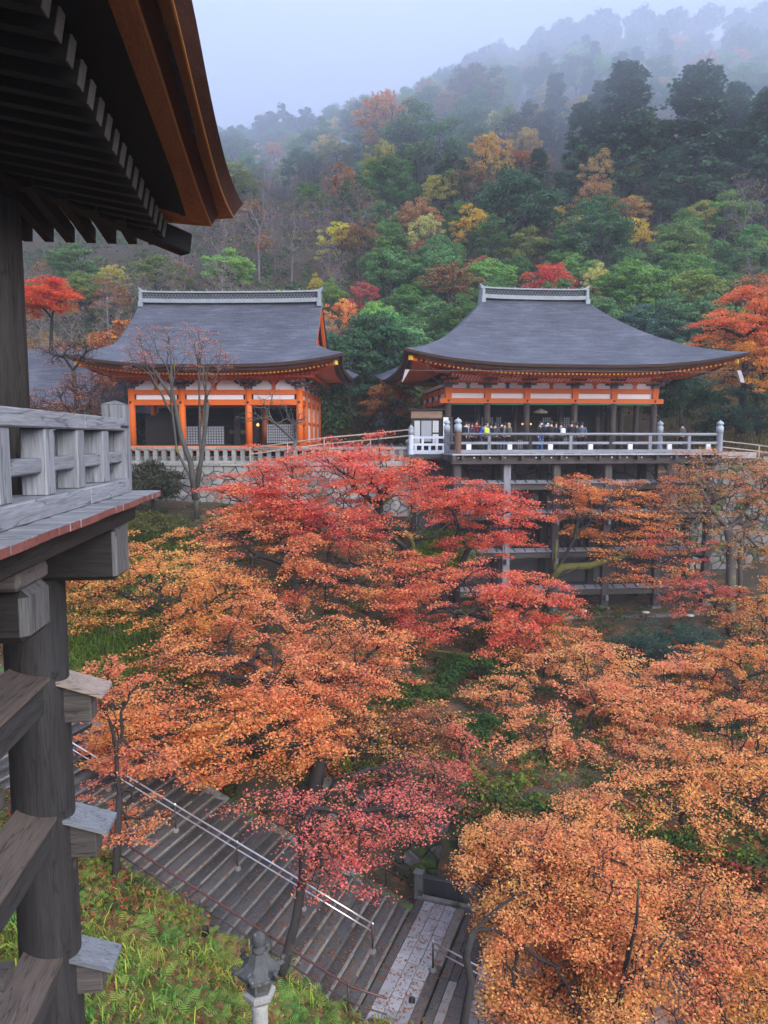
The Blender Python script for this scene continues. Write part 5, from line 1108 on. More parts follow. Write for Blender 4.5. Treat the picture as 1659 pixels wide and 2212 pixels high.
near_tree('big red maple with forked mossy trunk in the middle, below the gap between the halls', 'maple_tree', [(690, 1050, 36, 420, 200, 1), (810, 1010, 36, 220, 150, .5), (560, 1075, 35.5, 190, 130, .4)], [(872, 1330, 36), (868, 1225, 36)], RED, .10, 1, nt=170, per=85, size=.135, pad=.62,
          limbs=[([(868, 1228, 36), (835, 1185, 36), (805, 1165, 35.8), (793, 1135, 35.8), (808, 1105, 35.7), (850, 1070, 35.5)], .20, .07, bark_moss), ([(870, 1225, 36), (893, 1185, 36), (890, 1165, 36), (873, 1150, 35.9), (872, 1128, 35.8), (890, 1112, 35.8)], .17, .06, bark_moss), ([(890, 1168, 36), (935, 1160, 35.6), (980, 1120, 35.5)], .08, .03, None)])
near_tree('red maple spreading in front of the left stilts of the stage', 'maple_tree', [(1070, 1120, 37, 260, 160), (985, 1065, 37.5, 170, 90, .4)], [(985, 1330, 37), (988, 1238, 37), (1010, 1190, 37)], (.82, .20, .11), .10, 2, nt=130, per=85, size=.135, pad=.6)
near_tree('scarlet maple leaning right below the red maple by the left stilts', 'maple_tree', [(990, 1300, 33, 330, 200), (1150, 1310, 33, 190, 160, .6)], [(1083, 1475, 33), (1098, 1405, 33), (1120, 1370, 33)], (.80, .22, .12), .14, 3, nt=150, per=85, size=.13, pad=.6, limbs=[([(1085, 1470, 33), (1120, 1420, 33), (1170, 1390, 32.5)], .12, .05, bark_moss), ([(1100, 1400, 33), (1010, 1415, 32.5), (940, 1405, 32), (890, 1400, 32)], .10, .03, bark_moss)])
near_tree('dull red maple left of centre, lower than the big red maple', 'maple_tree', [(720, 1235, 33, 440, 200), (560, 1150, 34, 220, 130, .4)], [(640, 1380, 33), (637, 1260, 33)], DULL, .16, 4, nt=170, per=75, size=.125, pad=.6)
near_tree('crimson maple right below the big red maple crown, left of its mossy fork', 'maple_tree', [(740, 1135, 35, 190, 110)], [(705, 1290, 35), (712, 1180, 35)], CRIM, .06, 5, nt=70, per=80, size=.13)
near_tree('thin orange maple over the strap grass beside the big round post, dark curved trunk', 'maple_tree', [(330, 1260, 29.5, 400, 210), (215, 1225, 30, 180, 120, .3), (480, 1290, 29, 200, 150, .4)], [(392, 1540, 29), (418, 1450, 29), (410, 1415, 29), (432, 1395, 29)], (.80, .35, .11), .14, 6, nt=150, per=80, size=.11, pad=.6, limbs=[([(412, 1420, 29), (420, 1400, 29), (450, 1385, 28.8), (500, 1392, 28.6)], .07, .03, None), ([(415, 1400, 29), (385, 1370, 29), (330, 1330, 29), (290, 1310, 29)], .07, .03, None), ([(430, 1395, 29), (440, 1355, 29), (480, 1320, 29), (510, 1310, 29)], .06, .02, None)])
near_tree('broad orange brown maple in the lower middle above the stairs', 'maple_tree', [(560, 1420, 26.5, 480, 230), (760, 1430, 26, 260, 190, .5)], [(650, 1640, 26), (640, 1520, 26)], (.80, .31, .13), .10, 7, nt=210, per=75, size=.11, pad=.55)
near_tree('bright orange maple hanging over the upper stone stairs', 'maple_tree', [(560, 1580, 23, 330, 180), (330, 1580, 23.5, 230, 150, .6)], [(690, 1770, 23), (678, 1700, 23), (690, 1640, 23)], BRT, .12, 8, nt=190, per=80, size=.105, pad=.5, limbs=[([(690, 1720, 23), (700, 1660, 23), (720, 1600, 23)], .07, .03, None)])
near_tree('salmon maple spray hanging over the stairs beside the round post', 'maple_tree', [(235, 1480, 20, 150, 110, .5), (290, 1650, 19.5, 130, 90, .35), (265, 1745, 19, 140, 150)], [(250, 1890, 18.3), (258, 1720, 18.7)], (.78, .29, .13), .10, 9, nt=70, per=70, size=.085, pad=.42, trunk_r=.09)
near_tree('small pinkish red maple standing over the lower stairs, leaning dark trunk', 'maple_tree', [(650, 1775, 18.2, 250, 130, .6), (830, 1760, 18.6, 230, 140, .6), (760, 1860, 18, 200, 110, .6)], [(612, 2090, 16.6), (640, 1985, 17), (655, 1890, 17.6), (650, 1800, 18), (672, 1745, 18.2)], (.78, .22, .15), .10, 10, nt=120, per=34, size=.085, pad=.42, trunk_r=.10)
near_tree('pinkish red maple twigs drooping above the kerb at the foot of the stairs', 'maple_tree', [(910, 1690, 22, 200, 90)], [(690, 1760, 22.6), (720, 1690, 22.4), (800, 1660, 22.2)], (.66, .18, .13), .12, 30, nt=60, per=30, size=.085, pad=.45, trunk_r=.06)
near_tree('large salmon orange maple filling the right middle, black leaning trunk', 'maple_tree', [(1220, 1540, 27, 440, 240), (1130, 1660, 25, 260, 180, .5), (1400, 1500, 28, 240, 180, .5), (1290, 1640, 26, 260, 150, .45), (1440, 1640, 26, 200, 160, .4)], [(1080, 1850, 24), (1160, 1745, 25), (1215, 1650, 26)], SALM, .14, 11, nt=260, per=75, size=.11, pad=.55, trunk_r=.17, limbs=[([(1160, 1745, 25), (1230, 1690, 25), (1330, 1680, 24.6)], .08, .03, None), ([(1200, 1680, 25.6), (1220, 1610, 26), (1275, 1600, 25.5)], .07, .03, None)])
near_tree('golden maple cascading over the lower path, thick dark curved trunk before the slabs', 'maple_tree', [(1200, 1900, 17.5, 330, 250), (1165, 2090, 16, 200, 240, .6), (1230, 2170, 15.5, 220, 180, .5), (1090, 1830, 18.5, 140, 120, .25), (1330, 1800, 19, 220, 220, .5), (1300, 2060, 16.5, 240, 240, .5)], [(1000, 2225, 14.6), (1018, 2120, 15), (1006, 2065, 15.2), (1024, 2010, 15.4)], GOLD, .12, 12, nt=380, per=66, size=.08, pad=.46, trunk_r=.085)
near_tree('pinkish orange maple at the right edge in the lower middle', 'maple_tree', [(1500, 1740, 21, 320, 300), (1620, 1620, 22, 200, 200, .4), (1560, 1860, 20, 260, 160, .5)], [(1480, 1990, 20), (1500, 1850, 20.5)], (.82, .37, .13), .14, 13, nt=230, per=70, size=.095, pad=.5)
near_tree('half bare maple with upright black branches in the lower right corner', 'maple_tree', [(1480, 2030, 16.5, 330, 300), (1350, 1990, 16, 200, 260, .5), (1620, 2120, 16, 180, 200, .5)], [(1335, 2230, 14.8), (1345, 2120, 15), (1360, 2040, 15.3)], (.76, .33, .12), .16, 14, nt=230, per=48, size=.085, pad=.48, trunk_r=.05, limbs=[([(1345, 2120, 15), (1400, 2085, 15), (1450, 2010, 15)], .06, .02, None), ([(1350, 2100, 15), (1375, 1990, 15), (1380, 1900, 15)], .05, .02, None)])
near_tree('orange maple at the right edge below the bare tree', 'maple_tree', [(1600, 1470, 29, 220, 220), (1560, 1590, 28, 200, 80, .3)], [(1490, 1690, 28), (1545, 1600, 28), (1580, 1530, 28.5)], (.80, .33, .11), .14, 15, nt=130, per=70, size=.115, pad=.55, trunk_r=.12)
near_tree('thin orange maple before the stilts with a long bare mossy limb', 'maple_tree', [(1330, 1110, 39, 230, 180), (1390, 1220, 38, 200, 90, .3), (1240, 1060, 39, 160, 80, .2)], [(1185, 1370, 38), (1190, 1255, 38)], (.82, .33, .11), .14, 16, nt=120, per=70, size=.135, pad=.6, limbs=[([(1188, 1255, 38), (1215, 1225, 38), (1275, 1222, 37.8), (1330, 1205, 37.6), (1380, 1192, 37.5), (1415, 1183, 37.4)], .24, .10, bark_moss), ([(1195, 1238, 38), (1200, 1200, 38), (1203, 1165, 38)], .13, .05, bark_moss)])
near_tree('nearly bare brown maple at the right end of the stage, twin grey trunks', 'maple_tree', [(1560, 1040, 38.5, 270, 140), (1500, 1130, 38, 160, 160, .3), (1630, 1130, 38, 110, 200, .5)], [(1578, 1310, 38), (1580, 1180, 38), (1572, 1140, 38)], (.66, .30, .11), .2, 17, nt=260, per=26, size=.12, pad=.5, wob=.06, r_tip=.011, bark=bark_g, limbs=[([(1600, 1290, 38), (1598, 1190, 38), (1612, 1140, 38), (1640, 1130, 37.6)], .14, .05, bark_g)])
near_tree('pink red maple spray drooping at the right foot of the stilts', 'maple_tree', [(1515, 1285, 36.5, 170, 90), (1450, 1180, 37, 120, 80, .3)], [(1590, 1400, 36), (1565, 1340, 36), (1545, 1310, 36.4)], (.74, .21, .13), .1, 18, nt=60, per=60, size=.125, pad=.5)
near_tree('orange maple at the right edge under the bare maple', 'maple_tree', [(1630, 1330, 34, 140, 200)], [(1650, 1560, 33.5), (1645, 1430, 34)], (.80, .35, .11), .14, 19, nt=70, per=60, size=.12)
near_tree('low orange maple on the mossy ledge right of the dark forked trunk', 'maple_tree', [(1200, 1390, 32, 240, 80)], [(1175, 1500, 32), (1180, 1430, 32)], (.76, .32, .11), .14, 20, nt=80, per=60, size=.12)
near_tree('round rusty brown shrub on the shaded slope in the middle', 'shrub', [(905, 1585, 26, 170, 110)], [(905, 1680, 26), (905, 1640, 26)], (.44, .19, .09), .1, 21, nt=90, per=90, size=.075, pad=.45, cat='shrub')
near_tree('sparse golden brown maple twigs between the rusty shrub and the bright orange maple', 'maple_tree', [(800, 1590, 24.5, 220, 170)], [(760, 1740, 24), (770, 1660, 24.2)], (.70, .33, .11), .2, 22, nt=110, per=34, size=.10, pad=.5)
near_tree('pink maple spray beside the mossy wall, left of the golden maple', 'maple_tree', [(975, 1680, 23.5, 110, 60), (1020, 1590, 24.5, 90, 70, .5)], [(1050, 1850, 23), (1030, 1740, 23.2)], (.72, .20, .14), .1, 23, nt=50, per=55, size=.1)
near_tree('pale trunked maple with forked mossy limbs, nearly bare, before the left hall', 'maple_tree', [(365, 745, 41.5, 180, 110, .55), (455, 770, 41.3, 100, 110, .4), (300, 770, 41.5, 80, 60, .2)], [(424, 1085, 42), (418, 1045, 42)], (.70, .26, .18), .15, 24, nt=170, per=12, size=.085, pad=.32, r_tip=.0075, wob=.03, twig=3, bark=bark_g, lo=-.8, layers=0,
          limbs=[([(422, 1080, 42), (412, 1000, 42), (392, 945, 42), (383, 900, 42), (378, 870, 42), (352, 830, 41.8), (335, 800, 41.7)], .18, .06, bark_g), ([(385, 905, 42), (372, 840, 42), (368, 750, 41.8)], .10, .035, bark_g), ([(424, 1060, 42), (436, 985, 42), (444, 920, 41.8), (449, 870, 41.7)], .14, .10, bark_g), ([(449, 872, 41.7), (438, 820, 41.5), (440, 790, 41.4)], .06, .03, bark_g)])
near_tree('small leafless tree with a sawn stub before the right end of the left hall', 'bare_tree', [(600, 890, 42.3, 150, 100)], [(598, 1030, 42.5), (620, 990, 42.5), (640, 955, 42.5)], (.4, .2, .1), .1, 25, nt=90, per=0, wob=.05, r_tip=.010, bark=bark_g, lo=-.8, trunk_r=.12)
near_tree('leafless brown maple thicket seen over the near railing, left of the left hall', 'bare_tree', [(140, 880, 38, 190, 90), (190, 830, 39, 110, 60, .4), (110, 900, 36, 120, 70, .4)], [(185, 1010, 38), (170, 950, 38)], (.45, .17, .10), .1, 26, nt=300, per=8, size=.085, wob=.05, r_tip=.009, lo=-.9, layers=0)
near_tree('feathery leafless maple beside the low grey roof, left of the left hall', 'bare_tree', [(150, 760, 43, 110, 60), (190, 745, 43, 70, 40, .3)], [(165, 850, 43), (158, 800, 43)], (.5, .2, .12), .1, 27, nt=140, per=4, size=.085, wob=.04, r_tip=.008, lo=-.9, layers=0)
near_tree('vivid red maple at the left edge behind the big pillar', 'maple_tree', [(108, 642, 57, 95, 75)], [(110, 760, 57), (112, 690, 57)], (.80, .14, .05), .12, 28, nt=110, per=80, size=.2, pad=.8)
near_tree('tall maple with red top and golden skirts right of the right hall', 'maple_tree', [(1640, 670, 53, 180, 130), (1585, 715, 52, 180, 90, .5)], [(1600, 960, 52), (1610, 780, 52.5)], (.84, .26, .085), .16, 29, nt=150, per=80, size=.19, pad=.8, r_tip=.016)
near_tree('golden orange maple right of the right hall, under the red-topped maple', 'maple_tree', [(1620, 790, 51, 170, 110)], [(1640, 960, 51), (1635, 860, 51)], (.78, .34, .07), .12, 31, nt=110, per=80, size=.19, pad=.8, r_tip=.016)
near_tree('rust orange maple at the lower right edge beyond the half bare maple', 'maple_tree', [(1740, 1850, 20, 260, 320), (1700, 2080, 17, 200, 240, .5)], [(1760, 2150, 18.5), (1750, 1980, 19)], (.80, .33, .12), .12, 32, nt=150, per=60, size=.095, pad=.5)
near_tree('rust orange maple at the right edge in the middle, just entering the frame', 'maple_tree', [(1750, 1560, 26, 240, 300), (1800, 1330, 31, 200, 220, .5)], [(1790, 1800, 25), (1770, 1680, 25.5)], (.80, .30, .11), .12, 33, nt=130, per=60, size=.11, pad=.55)
for i, (lab, x, y, Y, wp, hp, c) in enumerate((
    ('dark green bush just right of the right hall, beside the lone newel', 1470, 850, 50, 120, 110, (.040, .095, .055)), ('glossy green bush at the right edge behind the pole railing', 1590, 890, 49, 140, 110, (.035, .075, .045)),
    ('dark evergreen bush at the right edge in the lower middle, under orange sprays', 1570, 1590, 27, 150, 90, (.03, .075, .035)), ('blue green bush on the ledge below the right-hand stilts', 1440, 1390, 33, 180, 90, (.055, .105, .075)),
    ('bright green bush beside the forked dark maple trunk', 1020, 1460, 31, 170, 80, (.06, .13, .03)), ('green bush on the slope left of the rusty shrub', 880, 1500, 29, 120, 60, (.075, .13, .03)),
    ('small green bush right of the rusty shrub', 1040, 1580, 26, 120, 70, (.05, .12, .03)), ('low dark bush at the foot of the pale trunked maple', 330, 1040, 42.6, 90, 90, (.08, .085, .05)),
    ('yellow green bush at the foot of the pale wall, right of the pale trunked maple', 600, 1110, 41, 170, 50, (.14, .19, .03)), ('lime green bush beneath the crown of the big red maple', 960, 1190, 39, 110, 80, (.20, .30, .03)),
    ('olive bush on the slope behind the thin orange maple', 260, 1130, 39, 240, 60, (.13, .13, .035)), ('dark green bush at the right edge above the half bare maple', 1640, 1850, 21, 70, 120, (.035, .07, .03)), ('green bush under the stilts beside the dark ledge', 1130, 1350, 37, 200, 40, (.13, .19, .03)))):
    near_tree(lab, 'shrub', [(x, y, Y, wp, hp)], [(x, y+hp*.6, Y), (x, y+hp*.3, Y)], c, .12, 60+i, nt=60, per=110, size=.16*Y/45+.02, pad=.5*Y/40+.1, cat='shrub', flat=.7, tilt=.9, layers=0, r_tip=.01)

# ------------------------------------------------------------------ hillside wood: a few trees built once, then copied with their trunks and crowns
def proto_broad(seed, H=10, R=3.7, lobes=62, per=155, size=.29):
    r = np.random.default_rng(seed); C_ = dome(r, lobes, np.array([0, 0, H*.60]), R, R, H*.40, -.75); S = []
    for c in C_: c[:2] *= 1 - .35*max(0, (c[2]/H-.72))/.28
    S += [(np.array([0, 0, -1.]), np.array([.1, 0, H*.35]), .24, .17)]; grow(r, np.array([.1, 0, H*.35]), C_, .03, S, None)
    Vs, Fs, Rs = [], [], []; n0 = 0
    for c in C_:
        rad = r.uniform(.5, 1.15); u = unit(r.normal(0, 1, (per, 3))); u[:, 2] = np.abs(u[:, 2])*np.where(r.random(per) < .8, 1, -1); p = c + u*rad*np.array([1, 1, .75])*r.uniform(.45, 1.15, (per, 1))
        nn = unit(u + r.normal(0, .6, (per, 3))); a = unit(np.cross(nn, r.normal(0, 1, (per, 3)))); b = np.cross(nn, a); s = size*r.uniform(.6, 1.35, (per, 1))
        Vs.append(np.stack([p-a*s*.5, p+b*s*.36, p+a*s*.5, p-b*s*.36], 1).reshape(-1, 3)); Rs.append(np.clip(r.uniform(0, 1) *.5 + r.uniform(0, .5, per), 0, 1))
    V = np.concatenate(Vs); F = np.arange(len(V)).reshape(-1, 4)
    return seg_mesh(S, 5), (V, F, np.concatenate(Rs))
def proto_cedar(seed, H=16, R=2.7, size=.34):
    r = np.random.default_rng(seed); S = [(np.array([0, 0, -1.]), np.array([.05, 0, H*.5]), .28, .18), (np.array([.05, 0, H*.5]), np.array([0, 0, H*.97]), .18, .03)]; C_ = []
    for k in range(170):
        z = H*(.14 + .84*r.random()**.9); w_ = R*(1-(z/H-.14)/.90)**.55*r.uniform(.3, 1.2); t = r.uniform(0, 6.28)
        c = np.array([w_*math.cos(t), w_*math.sin(t), z - .15*w_]); C_.append(c); S.append((np.array([0, 0, z]), c, .05, .02))
    C_ = np.array(C_); V, F, rv = leaf_quads(r, C_, 64, .66, .6, size, .6, out=np.array([0, 0, H*.45])); return seg_mesh(S, 5), (V, F, rv)
def proto_sparse(seed, H=10, R=3.4, nt=80, per=55, size=.27, lo=-.5):
    r = np.random.default_rng(seed); C_ = dome(r, nt, np.array([0, 0, H*.63]), R, R, H*.37, lo, 5); S = [(np.array([0, 0, -1.]), np.array([.2, .1, H*.25]), .2, .15)]; grow(r, np.array([.2, .1, H*.25]), C_, .022, S, None)
    return seg_mesh(S, 5), (leaf_quads(r, C_, per, .75, .5, size, .6) if per else None)
def proto_bare(seed, H=11, R=2.6):
    r = np.random.default_rng(seed); C_ = dome(r, 260, np.array([0, 0, H*.62]), R, R, H*.40, -.7); S = [(np.array([0, 0, -1.]), np.array([.05, 0, H*.25]), .12, .10)]; grow(r, np.array([.05, 0, H*.25]), C_, .0085, S, None, k0=.5, wob=.035, droop=-.03, cap=.07, twig=4)
    V, F, rv = leaf_quads(r, C_[::6], 5, .5, .6, .24, .7); return seg_mesh(S, 4), (V, F, rv)
bark_far = M('hill_bark', (.125, .11, .10), (.06, .052, .05), rough=.9, scale=2, bump=0)
twig_far = M('bare_twigs', (.34, .26, .26), (.20, .155, .155), rough=.9, scale=1, bump=0)
PR = {}
def proto(kind, maker, n, bark):
    PR[kind] = []
    for i in range(n):
        (tv, tf), lv = maker(1000 + 37*i + len(kind)); tm = np_mesh(kind + '_trunk', tv, tf, bark, smooth=True)
        PR[kind].append((tm, np_mesh(kind + '_crown', lv[0], lv[1], leaf_far, lv[2]) if lv else None))
proto('broadleaf', proto_broad, 5, bark_far); proto('cedar', proto_cedar, 3, bark_far); proto('thin_leaved', proto_sparse, 4, bark_far); proto('bare', proto_bare, 4, twig_far)
HN = {'broadleaf': 10.0, 'cedar': 16.0, 'thin_leaved': 10.0, 'bare': 11.0}
NAME = {'broadleaf': 'broadleaf_tree', 'cedar': 'cedar_tree', 'thin_leaved': 'autumn_tree', 'bare': 'bare_tree'}
def plant(kind, x, y, z, h, wide, color, alpha, label, group=None):
    tm, cm = PR[kind][rnd.randrange(len(PR[kind]))]; s = h/HN[kind]
    T = thing(NAME[kind], label, 'tree', (x, y, z-.3), rnd.uniform(0, 6.28), group); T.scale = (s*wide*rnd.uniform(.82, 1.22), s*wide*rnd.uniform(.82, 1.22), s)
    put('trunk', tm, T)
    if cm: o = put('crown', cm, T); o.color = (*color, alpha)
    return T
DG, BG, OG, YG = (.13, .25, .065), (.13, .255, .09), (.27, .32, .075), (.13, .185, .04)
PX = []
def notable(label, kind, x, ytop, ybase, color, wide=1.0, alpha=.12, Y=None):
    """Stands where the sight line to its foot meets the hillside (or at distance Y)."""
    if Y is None:
        P, ok = hits([x], [ybase], tmin=58); p = P[0]
    else: p = at(x, ybase, Y); p[2] = gz(p[0], Y)
    t = at(x, ytop, p[1]); h = max(2.0, t[2]-p[2]); plant(kind, p[0], p[1], p[2], h, wide, color, alpha, label); PX.append((p[0], p[1], h*.28*wide))
    return p, h
G2, Y2 = (.75, .48, .10), (.82, .64, .13)
notable('tall orange-topped tree high on the left slope, standing against the mist', 'thin_leaved', 835, 200, 400, (.80, .38, .09), 1.1)
notable('yellow green tree directly below the tall orange-topped tree', 'thin_leaved', 825, 295, 445, (.60, .52, .10), .8)
notable('pale golden tree in the middle of the hillside', 'thin_leaved', 1061, 285, 455, (.85, .58, .18), 1.05)
notable('sparse brownish gold tree before the dark cedars', 'thin_leaved', 1294, 325, 480, (.70, .48, .18), .9)
notable('low yellow tree at the foot of the tall cedars', 'thin_leaved', 1364, 420, 500, Y2, 1.3)
notable('small yellow tree left of the low yellow tree at the cedars', 'thin_leaved', 1205, 440, 500, Y2, .9)
notable('bright golden yellow tree above the left shoulder of the right hall roof', 'thin_leaved', 1020, 440, 580, (.85, .56, .08), 1.0)
notable('pale yellow green thin tree left of the bright golden yellow tree', 'thin_leaved', 915, 455, 590, (.72, .68, .24), .95)
notable('lemon yellow tree above the right end of the left hall roof', 'thin_leaved', 731, 472, 600, (.80, .70, .11), .9)
notable('dark red thin tree between the two hall roofs, half-way up', 'thin_leaved', 915, 510, 615, (.52, .09, .09), .7)
notable('rusty red tree behind the left end of the right hall ridge', 'thin_leaved', 1031, 550, 640, (.58, .22, .13), 1.1)
notable('scarlet maple rising behind the ridge of the right hall', 'thin_leaved', 1185, 560, 700, (.80, .14, .08), 1.0)
notable('pale yellow speckled tree right of the right hall ridge', 'thin_leaved', 1290, 565, 680, (.82, .74, .24), .8)
notable('red maple low between the two hall roofs', 'thin_leaved', 785, 600, 720, (.62, .13, .11), .95)
notable('small yellow tree right of the red maple between the hall roofs', 'thin_leaved', 850, 572, 650, Y2, .9)
notable('yellow tree at the right end of the left hall ridge', 'thin_leaved', 682, 588, 680, (.66, .52, .08), .7)
notable('orange shrub-like maple beside the left corner of the right hall roof', 'thin_leaved', 838, 805, 850, (.62, .24, .06), 1.2, Y=57)
notable('orange brown tree behind the left slope of the right hall roof', 'thin_leaved', 1000, 615, 690, (.45, .17, .08), 1.2)
notable('orange tree behind the right slope of the right hall roof', 'thin_leaved', 1335, 660, 740, (.56, .22, .06), 1.1)
notable('orange maple behind the low grey roof at the left edge', 'thin_leaved', 235, 600, 720, (.48, .21, .09), 1.0)
notable('small orange maple touching the left slope of the left hall roof', 'thin_leaved', 262, 690, 780, (.58, .20, .06), 1.0, Y=58)
notable('bright green bushy tree above the gap between the halls', 'broadleaf', 905, 605, 700, (.13, .30, .05), 1.3)
notable('lime green tree behind the right end of the left hall', 'broadleaf', 715, 600, 690, (.21, .36, .06), .9)
for lab, x, y0, y1, w_ in (('tallest dark cedar near the top right, left one of the pair', 1342, 125, 470, 1.05), ('broad dark cedar near the top right, right one of the pair', 1500, 130, 480, 1.15), ('dark cedar at the right edge beyond the cedar pair', 1650, 180, 490, 1.0), ('slim cedar left of the cedar pair', 1255, 210, 450, .9), ('short dark cedar between and below the cedar pair', 1425, 250, 485, .85), ('cedar behind the tallest dark cedar', 1290, 170, 400, .9), ('cedar standing in mist between the cedar pair and the right edge', 1580, 170, 440, .9)):
    notable(lab, 'cedar', x, y0, y1, (.105, .185, .09), w_*1.25)
for lab, x, y0, y1, c, w_ in (('round brown-topped evergreen in the misty upper middle', 1020, 140, 290, (.22, .17, .09), 1.0), ('layered olive evergreen in the upper middle', 1145, 215, 360, (.075, .10, .045), 1.1), ('dark round evergreen right of the orange-topped tree', 905, 225, 420, DG, 1.1),
    ('broad evergreen below the pale golden tree', 1105, 370, 560, (.075, .16, .07), 1.2), ('pale feathery evergreen left of the pale golden tree', 975, 330, 480, (.09, .12, .07), .8), ('light green evergreen under the cedar pair', 1290, 440, 620, (.09, .19, .07), 1.3), ('yellowish green leafy tree at the right under the cedars', 1465, 480, 640, (.19, .28, .07), 1.0),
    ('blue green round bush right of the right hall roof, left of the pair', 1390, 655, 760, (.11, .22, .16), 1.2), ('blue green round bush right of the right hall roof, right of the pair', 1440, 670, 775, (.10, .20, .145), 1.1), ('deep green evergreen above the gap between the hall roofs', 790, 680, 860, (.06, .145, .06), 1.2), ('dark evergreen in the gap beside the right flank of the left hall', 755, 720, 900, (.05, .12, .05), 1.1), ('dark leafy evergreen left of the right hall roof corner', 830, 680, 880, (.055, .135, .055), 1.0)):
    notable(lab, 'broadleaf', x, y0, y1, c, w_)
for lab, x, y0, y1, w_ in (('leafless tree just right of the near eave tip', 560, 395, 610, 1.1), ('leafless tree left of the orange-topped tree', 775, 385, 570, 1.1), ('leafless tree between the near eave and the left hall ridge, leftmost', 480, 430, 620, 1.1), ('leafless tree above the middle of the left hall ridge', 630, 420, 620, 1.1), ('leafless tree with grey twigs above the left end of the left hall ridge', 400, 500, 650, 1.0), ('leafless tree at the far right under the cedars', 1600, 360, 580, 1.1), ('leafless purple-grey tree right of the lemon yellow tree', 690, 400, 560, 1.0), ('leafless tree leaning over the left slope of the left hall roof', 310, 580, 700, 1.0)):
    notable(lab, 'bare', x, y0, y1, (.45, .30, .10), w_)
def proj(x, y, z):
    ca, sa = math.cos(YAW), math.sin(YAW); X = ca*x - sa*y; Yv = sa*x + ca*y; de = Yv*math.cos(PITCH) - z*math.sin(PITCH); u_ = Yv*math.sin(PITCH) + z*math.cos(PITCH)
    return CXP + FPX*X/de, CYP - FPX*u_/de, de
cnt = {}
yv = 60.0
while yv < 236:
    step = 4.6 + (yv-60)*.045; xv = -110 + rnd.uniform(0, step)
    while xv < 175:
        x = xv + rnd.uniform(-.35, .35)*step; y = yv + rnd.uniform(-.35, .35)*step; xv += step
        z = gz(x, y); far = min(1, (y-60)/110); px, py, de = proj(x, y, z)
        if px < -60 or px > 1730 or py > 1010: continue
        if y < 66 and -13 < x < 26: continue
        ptx, pty, _ = proj(x, y, z + 6 + 7*far)
        if pty < -30 or (px < 300 and pty < 480): continue
        if any((x-a)**2 + (y-b)**2 < (c_*.95)**2 for a, b, c_ in PX): continue
        if math.sin(x*.37 + y*.11) + .5*math.sin(y*.29) > 1.15 and y > 75: continue
        q = rnd.random(); wl_ = px < 730 and 68 < y < 150
        kind = 'broadleaf'
        if wl_ and q < .68: kind = 'bare'
        elif px > 1150 and 95 < y and q < .22: kind = 'cedar'
        elif q > .79: kind = 'thin_leaved'
        elif q > .75: kind = 'bare'
        h = (4.2 + 5.5*far + rnd.uniform(-1, 2.2)) * (1.35 if kind == 'cedar' else .7 if kind == 'thin_leaved' and px < 700 else 1)
        if kind == 'broadleaf': cname, c = rnd.choice((('deep green', DG), ('deep green', DG), ('bluish green', BG), ('olive green', OG), ('bluish green', BG), ('light green', (.25, .44, .10)))); wd = rnd.uniform(1.0, 1.4)
        elif kind == 'cedar': cname, c = 'dark green', (.085, .16, .085); wd = rnd.uniform(.9, 1.2)
        elif kind == 'thin_leaved': cname, c = rnd.choice((('yellow', (.80, .60, .11)), ('brown', (.50, .29, .12)), ('orange', (.76, .35, .10)), ('olive', (.56, .52, .11)))); wd = rnd.uniform(.9, 1.2)
        else: cname, c = 'leafless', (.4, .27, .1); wd = rnd.uniform(.9, 1.2)
        k_ = rnd.uniform(.72, 1.25); c = tuple(v*k_*rnd.uniform(.92, 1.08) for v in c)
        zone = next(n_ for lim, n_ in ((215, 'behind the near pillar'), (330, "left of left hall"), (470, "over left hall's left end"), (590, "over left hall's middle"), (705, "over left hall's right end"), (790, 'over left hall\'s right eave'), (870, 'over gap between halls'), (980, "over right hall's left eave"), (1080, "over right hall's left slope"), (1230, "over right hall's ridge"), (1350, "over right hall's right slope"), (1480, "over right hall's right eave"), (1590, 'right of right hall'), (9999, 'at the right edge')) if px < lim)
        vt = 'at hill foot' if y < 70 else 'low on hill' if y < 84 else 'on lower slope' if y < 100 else 'halfway uphill' if y < 120 else 'on upper slope' if y < 145 else 'high in mist' if y < 175 else 'on foggy ridge'
        kn = {'broadleaf': 'evergreen', 'cedar': 'cedar', 'thin_leaved': 'autumn tree', 'bare': 'bare tree'}[kind]
        lab = f'{cname} {kn} {vt} {zone}'
        T = plant(kind, x, y, z, h, wd, c, .12, lab, f'{kn}s of the wooded hill'); cnt.setdefault(lab, []).append((px, T))
    yv += step*.86
ORD = ('leftmost', 'second from left', 'third from left', 'fourth from left', 'fifth', 'sixth', 'seventh')
NUM = ('', 'one', 'two', 'three', 'four', 'five', 'six', 'seven', 'eight', 'nine', 'ten')
for lab, L_ in cnt.items():
    if len(L_) > 1:
        L_.sort(key=lambda t: t[0])
        for i, (_, T) in enumerate(L_): T['label'] = lab + ', ' + ('rightmost' if i == len(L_)-1 else ORD[min(i, 6)]) + ' of ' + NUM[min(10, len(L_))]
